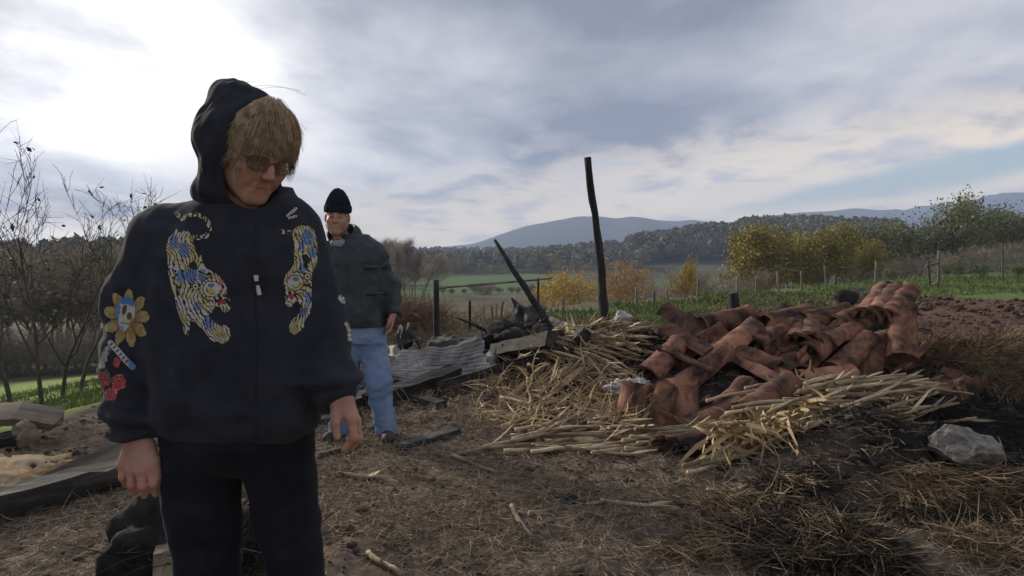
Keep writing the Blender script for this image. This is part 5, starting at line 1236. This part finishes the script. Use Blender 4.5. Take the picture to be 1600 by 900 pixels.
# ---- things sewn on the jacket: laid on its surface
def inpoly(x, y, poly):
    poly = np.asarray(poly, float); r_ = np.zeros(x.shape, bool); j = len(poly) - 1
    for i in range(len(poly)):
        (xi, yi), (xj, yj) = poly[i], poly[j]
        c_ = ((yi > y) != (yj > y)) & (x < (xj - xi) * (y - yi) / (yj - yi + 1e-12) + xi); r_ ^= c_; j = i
    return r_
def pdist(x, y, line):
    b = np.full(x.shape, 1e9)
    for (ax, ay), (bx, by) in zip(line[:-1], line[1:]):
        ex, ey = bx - ax, by - ay; t = np.clip(((x - ax) * ex + (y - ay) * ey) / (ex * ex + ey * ey + 1e-9), 0, 1); b = np.minimum(b, np.hypot(x - ax - t * ex, y - ay - t * ey))
    return b
CAMP = Vector((0, 0, CAMH))
def sewn(name, x0, y0, x1, y1, paint, mat, step=.62, lift=.0012, label=None):
    xs, ys = np.arange(x0, x1, step), np.arange(y0, y1, step); X, Y = np.meshgrid(xs, ys); fx_, fy_ = X.ravel(), Y.ravel()
    col_, mask = paint(fx_, fy_); idm = mask.reshape(X.shape); qm = idm[:-1, :-1] & idm[1:, :-1] & idm[:-1, 1:] & idm[1:, 1:]
    need = np.zeros(X.shape, bool); need[:-1, :-1] |= qm; need[1:, :-1] |= qm; need[:-1, 1:] |= qm; need[1:, 1:] |= qm
    ids = np.full(X.size, -1); V, C = [], []
    for k in np.where(need.ravel())[0]:
        q = Vector(P(fx_[k], fy_[k], WY)); dv = (q - CAMP).normalized(); h, nn, _, _ = bvh.ray_cast(CAMP, dv)
        if h is None: continue
        if nn.dot(dv) > 0: nn = -nn
        ids[k] = len(V); V.append(np.array(h + nn * lift)); C.append(col_[k])
    I = ids.reshape(X.shape); f = np.stack([I[:-1, :-1], I[1:, :-1], I[1:, 1:], I[:-1, 1:]], -1)[qm]; f = f[(f >= 0).all(1)]
    V = np.array(V); keep = np.max([np.linalg.norm(V[f[:, i]] - V[f[:, (i + 1) % 4]], axis=1) for i in range(4)], axis=0) < .012; f = f[keep]
    o = wpart(name, V, f, mat, jk, col=np.array(C)); 
    if label: o['label'] = label
    return o
M_thread = pmat('embroidery_thread', [(.80, .80, .80), (1, 1, 1)], scale=300, rough=.8, bump=.3, bscale=400, attr=True, spec=.25, bdist=.001)
CRM, GRY, BLU, DRK, RED, YEL, OCH = (.52, .48, .32), (.50, .51, .52), (.15, .235, .44), (.018, .021, .032), (.36, .05, .06), (.43, .36, .15), (.30, .19, .085)
def tiger(outline, tail, tailw, holes, eye, nose, mouth, teeth, blues, head_c, ear, strip, sgn):
    def paint(x, y):
        m = inpoly(x, y, outline); tdist = pdist(x, y, tail); tm = tdist < tailw; mask = m | tm
        p3 = np.stack([x, y, x * 0], 1); n = vnoise(p3 * .13, 3); n2 = vnoise(p3 * .3, 7)
        c_ = np.tile(np.array(CRM), (len(x), 1)); c_[n > .25] = YEL; c_[n < -.3] = GRY
        for (bx, by, br) in blues: c_[np.hypot(x - bx, (y - by) * .7) + 2.5 * n2 < br] = BLU
        hd = np.hypot(x - head_c[0], y - head_c[1])
        u = sgn * x * strip[0] + y * strip[1] + 7 * vnoise(p3 * .045, 21) * 1.4 + 1.4 * n2
        st_ = (np.sin(u * 1.25) > .55) & (hd > 13)
        rs = (np.sin(hd * 1.15 + 1.5 * n2) > .66) & (hd <= 21) & (hd > 6) & (sgn * (x - head_c[0]) < 6)
        c_[st_ | rs] = DRK
        c_[tm & ~m & (np.sin(np.hypot(x - tail[-1][0], y - tail[-1][1]) * .8) > .45)] = DRK
        for h in holes: mask &= ~inpoly(x, y, h)
        q = np.hypot(x - ear[0], y - ear[1]); c_[(q < 5.5)] = CRM; c_[(q < 5.8) & (q > 4.4)] = DRK; c_[q < 1.8] = DRK
        q = np.hypot((x - eye[0]) * .62, y - eye[1]); c_[q < 4.6] = (.5, .5, .5); c_[q < 3.2] = DRK; c_[q < 2.4] = (.16, .25, .46); c_[q < .8] = DRK
        c_[inpoly(x, y, nose)] = (.42, .14, .14)
        mm = inpoly(x, y, mouth); c_[mm] = DRK; cm = np.mean(mouth, 0); c_[mm & (np.hypot((x - cm[0]) * .55, y - cm[1] - 1) < 3.4)] = RED
        for tx, ty in teeth: c_[np.hypot(x - tx, (y - ty) * .7) < 1.5] = (.58, .57, .54)
        bd = pdist(x, y, list(outline) + [outline[0]]) < .7; c_[bd & (n2 > -.2)] = DRK
        return c_, mask
    return paint
T1 = [(262, 373), (270, 366), (276, 357), (281, 363), (288, 360), (296, 362), (301, 371), (304, 385), (309, 398), (315, 399), (317, 410), (323, 419), (333, 424), (345, 432), (352, 443), (356, 452), (355, 458), (351, 463), (360, 467), (361, 482), (354, 490), (347, 487), (344, 480), (337, 479), (332, 487), (329, 496), (334, 502), (345, 509), (352, 506), (359, 513), (361, 525), (357, 533), (348, 538), (340, 534), (330, 534), (325, 526), (318, 516), (305, 504), (299, 501), (297, 515), (295, 526), (288, 522), (286, 508), (278, 490), (274, 470), (270, 455), (266, 440), (263, 425), (262, 405), (260, 390)]
sewn('embroidered_tiger', 255, 325, 366, 542, tiger(T1, [(300, 371), (312, 372), (323, 369), (328, 358), (325, 346), (317, 339), (306, 335), (294, 338), (284, 343), (276, 334)], 3.8, [[(297, 411), (304, 408), (309, 415), (308, 422), (300, 420), (295, 417)]], (330, 446), [(338, 441), (346, 437), (350, 443), (342, 446)], [(335, 467), (345, 463), (352, 466), (359, 468), (358, 478), (350, 475), (344, 477), (336, 474)], [(340, 466), (349, 466), (339, 475), (354, 476), (346, 477)], [(272, 378, 7), (288, 390, 9), (284, 432, 8), (300, 431, 9), (316, 430, 7), (326, 503, 8), (308, 478, 5)], (330, 452), (306, 448), (.80, -.28), 1), M_thread, label='crouching tiger in cream, blue and red thread, facing the zip, below a curled tail')
T2 = [(457, 358), (468, 352), (482, 353), (491, 360), (495, 375), (496, 400), (494, 415), (488, 425), (487, 440), (487, 460), (487, 480), (485, 490), (478, 500), (475, 512), (466, 520), (460, 524), (451, 518), (451, 508), (455, 500), (462, 494), (468, 488), (470, 477), (462, 471), (457, 478), (451, 481), (445, 475), (446, 468), (444, 462), (445, 453), (442, 445), (444, 436), (446, 428), (452, 422), (457, 414), (459, 405), (457, 395), (459, 382), (456, 368)]
sewn('embroidered_tiger', 434, 322, 500, 528, tiger(T2, [(460, 363), (448, 363), (438, 362)], 3.6, [[(471, 400), (478, 397), (484, 404), (483, 412), (474, 410)]], (462, 436), [(447, 432), (455, 429), (454, 436), (448, 438)], [(446, 459), (455, 456), (463, 459), (462, 466), (454, 468), (447, 466)], [(449, 459), (457, 458), (451, 467), (460, 466)], [(480, 372, 9), (488, 395, 6), (470, 385, 5), (474, 418, 6), (482, 465, 5), (474, 488, 6)], (462, 442), (480, 432), (.85, .30), -1), M_thread, label='crouching tiger in cream, blue and red thread on the side with the bare tail stub')
def leaf_tip(x, y):
    m = (pdist(x, y, [(449, 337), (456, 332), (462, 326)]) < 2.6) | (pdist(x, y, [(452, 341), (462, 338)]) < 2.2); c_ = np.tile(np.array(GRY), (len(x), 1)); c_[np.sin(x * 1.3 + y) > .55] = DRK; return c_, m
sewn('embroidered_tail_tip', 444, 322, 468, 346, leaf_tip, M_thread)
def skullflower(x, y):
    cx, cy = 199, 497; a = np.arctan2((y - cy) * .80, x - cx); r_ = np.hypot(x - cx, (y - cy) * .80)
    p3 = np.stack([x, y, x * 0], 1); n2 = vnoise(p3 * .25, 4)
    R = 25 + 12 * np.abs(np.cos(a * 4.5 + .3)) ** 1.3 + 1.5 * n2; m = r_ < R
    t = np.clip((r_ - 14) / 18, 0, 1)[:, None]; c_ = np.array(OCH) * (1 - t) + np.array(YEL) * t; c_ = c_ * (.8 + .25 * n2)[:, None]
    c_[(np.abs(np.sin(a * 4.5 + .3 + .02 * (r_ - 20))) > .985) & (r_ > 12)] = (.09, .05, .02)
    u, v = (x - 196) * .97 + (y - 490) * .12, (y - 490) - (x - 196) * .12
    sk = (u / np.where(v < 6, 15, 11)) ** 2 + (v / 28) ** 2 < 1; c_[sk] = (.46, .46, .46); c_[sk & (v < -15 + 4 * n2)] = (.08, .20, .48); c_[sk & (u < -9 + 2 * n2)] = (.10, .22, .48); c_[sk & (v > 17) & (u < 1)] = (.16, .28, .50)
    e1 = ((u + 2) / 3.6) ** 2 + ((v + 7 + .5 * u) / 8.5) ** 2 < 1; e2 = ((u - 7) / 4.2) ** 2 + ((v - 3) / 6) ** 2 < 1; c_[sk & (e1 | e2)] = (.10, .075, .05)
    te = sk & (np.abs(v - 15) < 4.5) & (u > -6); c_[te] = (.52, .50, .46); c_[te & ((np.sin(u * 1.7) > .75) | (np.abs(v - 15) < .7))] = (.08, .07, .06)
    return c_, m
sewn('sewn_skull_flower', 155, 440, 240, 545, skullflower, M_thread, label='white and blue skull set in a yellow and brown flower')
def roses(x, y):
    p3 = np.stack([x, y, x * 0], 1); n2 = vnoise(p3 * .22, 9); n3 = vnoise(p3 * .5, 12)
    c_ = np.zeros((len(x), 3)); m = np.zeros(len(x), bool)
    def add(k, col_): 
        nonlocal m
        c_[k] = col_; m |= k
    lf_ = pdist(x, y, [(174, 538), (164, 556), (160, 572)]) + 1.5 * n2 < 5.5; add(lf_, (.30, .34, .32)); c_[lf_ & (n3 > .35)] = (.07, .10, .08)
    bn = pdist(x, y, [(173, 536), (184, 548), (196, 562), (207, 573)]); add(bn < 5.6, (.45, .45, .43)); c_[(bn < 5.6) & (bn > 4.6)] = DRK
    s_ = (x + y); c_[(bn < 3.0) & (np.sin(s_ * .62) > .35)] = (.07, .08, .11); c_[(bn < 5.6) & (x > 201)] = (.12, .25, .50)
    for rx, ry, r_ in ((163, 592, 11), (186, 597, 11.5), (174, 616, 9.5), (183, 566, 7)):
        q = np.hypot((x - rx), (y - ry) * .85) + 2.2 * n2; k = q < r_; add(k, (.40, .075, .085)); c_[k & (np.sin(q * 1.2 + 3 * n3) > .70)] = (.17, .02, .03); c_[k & (n3 > .55)] = (.50, .25, .25)
    g_ = pdist(x, y, [(166, 578), (176, 596)]) < 2.2; add(g_, (.07, .13, .08))
    return c_, m
sewn('sewn_rose_banner', 152, 530, 216, 634, roses, M_thread, label='red roses with a pale lettered ribbon below the skull flower')
def bits(x, y):
    n2 = vnoise(np.stack([x, y, x * 0], 1) * .3, 4); m = (pdist(x, y, [(531, 466), (541, 474), (546, 482)]) + 2 * n2 < 4.5) | (pdist(x, y, [(540, 506), (545, 518), (546, 530)]) + 1.6 * n2 < 3.4)
    c_ = np.tile(np.array((.48, .47, .45)), (len(x), 1)); c_[n2 > .2] = (.34, .36, .14); c_[n2 < -.45] = (.12, .22, .40); return c_, m
sewn('sewn_leaf_motif', 522, 456, 556, 536, bits, M_thread)
for ln in ([(306, 585), (292, 625), (282, 668)], [(462, 580), (474, 620), (480, 662)]):
    sewn('pocket_seam', min(q[0] for q in ln) - 3, 582, max(q[0] for q in ln) + 3, 670, lambda x, y, ln=ln: (np.tile(np.array((.030, .033, .042)), (len(x), 1)), pdist(x, y, ln) < 1.1), M_thread, step=.6, lift=.0016)
# zip with puller
def zipl(x, y): 
    k = np.abs(x - (399 + (y - 400) * .004)); return np.tile(np.array((.016, .018, .026)), (len(x), 1)) * (1 + .5 * (np.sin(y * 2.6) > 0))[:, None], k < 2.0
sewn('zip', 390, 345, 410, 690, zipl, M_thread, step=.9)
def on_jacket(px, py, lift=.004):
    dv = (Vector(P(px, py, WY)) - CAMP).normalized(); h, nn, _, _ = bvh.ray_cast(CAMP, dv); nn = nn if nn.dot(dv) < 0 else -nn; return np.array(h + nn * lift)
zp = [on_jacket(400, 431), on_jacket(401, 440, .007), on_jacket(402, 446, .008), on_jacket(405, 461, .007)]
V1, F1, T1_ = path_tube(zp[:2], [.0058, .0042], 8); V2, F2, T2_ = path_tube([zp[2], zp[2] + (zp[3] - zp[2]) * .5, zp[3]], [.0035, .0048, .0050], 4)
V, F, M, C = join_polys([(V1, [F1, T1_], 0, (1, 1, 1)), (V2, [F2, T2_], 0, (1, 1, 1))]); link('zip_puller', mesh_py('zip_puller', V - WB, F, M_metal), jk)

# ---------------------------------------------------------------- the man in the knitted hat
MY = 5.2
def M_(px, py, dy=0.): return P(px + 9, py, MY + dy).astype(f32)
MB = np.array(P(569, 690, MY)); MB[2] = gz(MB[0], MY)
HC2 = M_(518, 341, .0); HR2 = headframe(6, 2, -3).astype(f32)
dzm = np.float32(MB[2] + .02)
mlegs = [[M_(537, 520, .02), M_(530, 605, -.02), M_(520, 684, .02)], [M_(570, 520, .02), M_(583, 600, -.03), M_(595, 676, .0)]]
marm_l = [M_(574, 394, .02), M_(597, 440, .05), M_(605, 488, -.02)]; marm_r = [M_(500, 394, .02), M_(478, 440, .06), M_(475, 490, -.02)]
def mz(py): return float(M_(550, py)[2])
def mrow(py, x0, x1, dep, cy=.0): a, b = M_(x0, py)[0], M_(x1, py)[0]; return (mz(py), (a + b) / 2, MY + cy, (b - a) / 2, dep)
def mhand(p, arm, s):
    w_ = arm[2]; d_ = None
    for i in range(4):
        kx = w_ + np.array([(-.006 - .008 * i) * s, -.030 + .019 * i, -.085 - .004 * (i == 1) + .006 * (i == 3)], f32)
        q = rc(p, w_, kx, .022, .012); d_ = q if d_ is None else smin(d_, q, .012)
        j1 = kx + np.array([-.010 * s, -.006, -.036], f32); j2 = j1 + np.array([-.020 * s, -.004, -.020], f32); d_ = smin(d_, chain(p, [kx, j1, j2], [.0105, .0095, .008], .003), .004)
    t0 = w_ + np.array([-.006 * s, -.03, -.025], f32); d_ = smin(d_, chain(p, [t0, t0 + np.array([-.012 * s, -.022, -.035], f32), t0 + np.array([-.022 * s, -.024, -.065], f32)], [.015, .011, .009], .004), .008); return d_
def mbody(p):
    d_ = loft(p, [mrow(512, 530, 578, .08), mrow(480, 512, 582, .10), mrow(400, 508, 582, .10), mrow(375, 520, 562, .07, .02)])
    for a in (marm_l, marm_r): d_ = smin(d_, chain(p, a, [.055, .045, .03], .02), .03)
    for l in mlegs: d_ = smin(d_, chain(p, l, [.08, .055, .04], .03), .03)
    return smin(d_, rc(p, M_(528, 385, .04), HC2 + HR2 @ np.array([0, -.02, -.06], f32), .065, .055), .03)
mlo, mhi = MB + (-.5, -.3, -.02), MB + (.4, .35, 1.85)
Vb, Fb = skinned(mbody, mlo, mhi, .014)
mh = lambda p: smin(face_sdf((p - HC2) @ HR2, 2.0, 1.0), rc(p, M_(526, 378, .04), HC2 + HR2 @ np.array([0, -.02, -.07], f32), .058, .052), .03)
Vh, Fh = skinned(mh, HC2 - .18, HC2 + .17, .0034)
parts = [(Vb, Fb, None), (Vh, Fh, face_col((Vh.astype(f32) - HC2) @ HR2))]
for a, s in ((marm_l, 1), (marm_r, -1)):
    V, F = skinned(lambda p: smin(mhand(p, a, s), rc(p, a[1], a[2], .034, .026), .02), a[2] - (.10, .10, .19), a[2] + (.10, .12, .06), .0036); parts.append((V, F, None))
V, F, C = cat_meshes(parts)
man = tag(link('person', mesh_np('person', V - MB, F, M_skin, col=C), None, tuple(MB)), 'older man in a knitted hat, dark jacket and blue jeans standing behind', 'person')
def mpart(name, V, F, mat, parent=man, **k): return link(name, mesh_np(name, np.asarray(V) - MB, F, mat, **k), parent)
M_hat = pmat('knitted_wool', [(.010, .012, .018), (.016, .019, .027), (.024, .027, .036)], scale=20, rough=1, bump=.6, bscale=120, spec=.05, bdist=.004)
M_jacket = pmat('waxed_jacket', [(.018, .025, .032), (.030, .039, .048), (.052, .062, .072)], scale=7, rough=.6, bump=.4, bscale=40, spec=.35, bdist=.006)
M_jeans = pmat('faded_denim', [(.10, .155, .30), (.16, .235, .40), (.26, .34, .50)], scale=4.5, rough=.95, bump=.3, bscale=120, spec=.1, detail=8)
M_shirt = pmat('pale_shirt', [(.22, .22, .22), (.32, .32, .31)], scale=12, rough=.9, bump=.1)
def hat(p):
    q = (p - HC2) @ HR2
    d_ = el(q, (0, -.018, .050), (.089, .108, .125)); d_ = smin(d_, el(q, (-.005, -.02, .150), (.034, .038, .046)), .06)
    d_ = d_ + .003 * np.sin(np.arctan2(q[:, 0], q[:, 1] + .018) * 44)
    cuff = smax(el(q, (0, -.018, .060), (.093, .112, .150)), np.abs(q[:, 2] - .058 + .10 * q[:, 1]) - .028, .010)
    d_ = smin(d_, cuff, .006)
    return smax(smax(d_, -(q[:, 2] - (.036 - .32 * q[:, 1] * (q[:, 1] < 0) - .09 * q[:, 1])), .008), -el(q, (0, -.015, .01), (.077, .097, .11)), .004)
V, F = skinned(hat, HC2 - .2, HC2 + .24, .0042); mpart('knitted_hat', V, F, M_hat)
JR = [mrow(512, 512, 594, .135), mrow(500, 508, 595, .15), mrow(455, 504, 590, .15), mrow(410, 500, 586, .145), mrow(385, 506, 584, .12, .02), mrow(368, 520, 566, .085, .03)]
def mjack(p):
    d_ = loft(p, JR, 2.4); wr = fold(p, 8, 8, 20, 31)
    for a in (marm_l, marm_r):
        ex = (a[2] - a[1]) / np.linalg.norm(a[2] - a[1]); s_ = chain(p, a, [.082, .070, .056], .03) + .012 * wr
        s_ = smax(s_, (p - a[2]) @ ex.astype(f32) - .015, .012); d_ = smin(d_, s_, .03)
    d_ = d_ + .010 * fold(p, 9, 9, 11, 41) + .005 * fold(p, 20, 20, 22, 43)
    col_ = smax(el(p, M_(529, 366, .035), (.118, .118, .085)), -el(p, M_(524, 356, -.02), (.086, .105, .14)), .012); d_ = smin(d_, col_, .02)
    for px, py in ((572, 418), (577, 458)):                    # breast and hip pocket flaps
        d_ = smin(d_, el(p, M_(px, py, -.135), (.062, .022, .012)), .010)
    d_ = smax(d_, -rc(p, M_(527, 372, -.13), M_(538, 505, -.17), .012, .007), .012)
    d_ = smax(d_, -el(p, M_(521, 372, -.10), (.045, .07, .065)), .02)
    return smax(d_, np.float32(mz(510)) - p[:, 2], .012)
V, F = skinned(mjack, mlo + (0, 0, .6), mhi, .0075); mpart('jacket', V, F, M_jacket)
V, F = skinned(lambda p: smax(el(p, M_(523, 381, .01), (.072, .082, .055)), -el(p, M_(521, 362, -.01), (.058, .066, .08)), .008), M_(523, 378) - .14, M_(523, 378) + .14, .005); mpart('shirt_collar', V, F, M_shirt)
def jeans(p):
    d_ = loft(p, [mrow(535, 518, 592, .115), mrow(495, 518, 590, .12)], 2.3)
    for h, k, a in mlegs: d_ = smin(d_, chain(p, [h, k, a], [.105, .083, .072], .04), .02)
    return smax(d_ + .009 * fold(p, 8, 8, 14, 51) + .006 * fold(p, 16, 16, 34, 53), np.float32(MB[2] + .055) - p[:, 2], .01)
V, F = skinned(jeans, mlo, mhi - (0, 0, .75), .009); mpart('jeans', V, F, M_jeans)
for (h, k, a), tw in zip(mlegs, (-.3, .25)):
    f0 = np.array([a[0], a[1], dzm + .045], f32); dr = np.array([math.sin(tw), -math.cos(tw), 0], f32)
    def shoe(p):
        d_ = rc(p, f0 - dr * .03, f0 + dr * .13 + np.array([0, 0, -.012], f32), .050, .042); d_ = smin(d_, rc(p, f0, f0 + np.array([0, 0, .05], f32), .052, .05), .02)
        return smax(d_, dzm - .018 - p[:, 2], .01)
    V, F = skinned(shoe, f0 - .25, f0 + .25, .008); so = mpart('shoe', V, F, M_shoe)
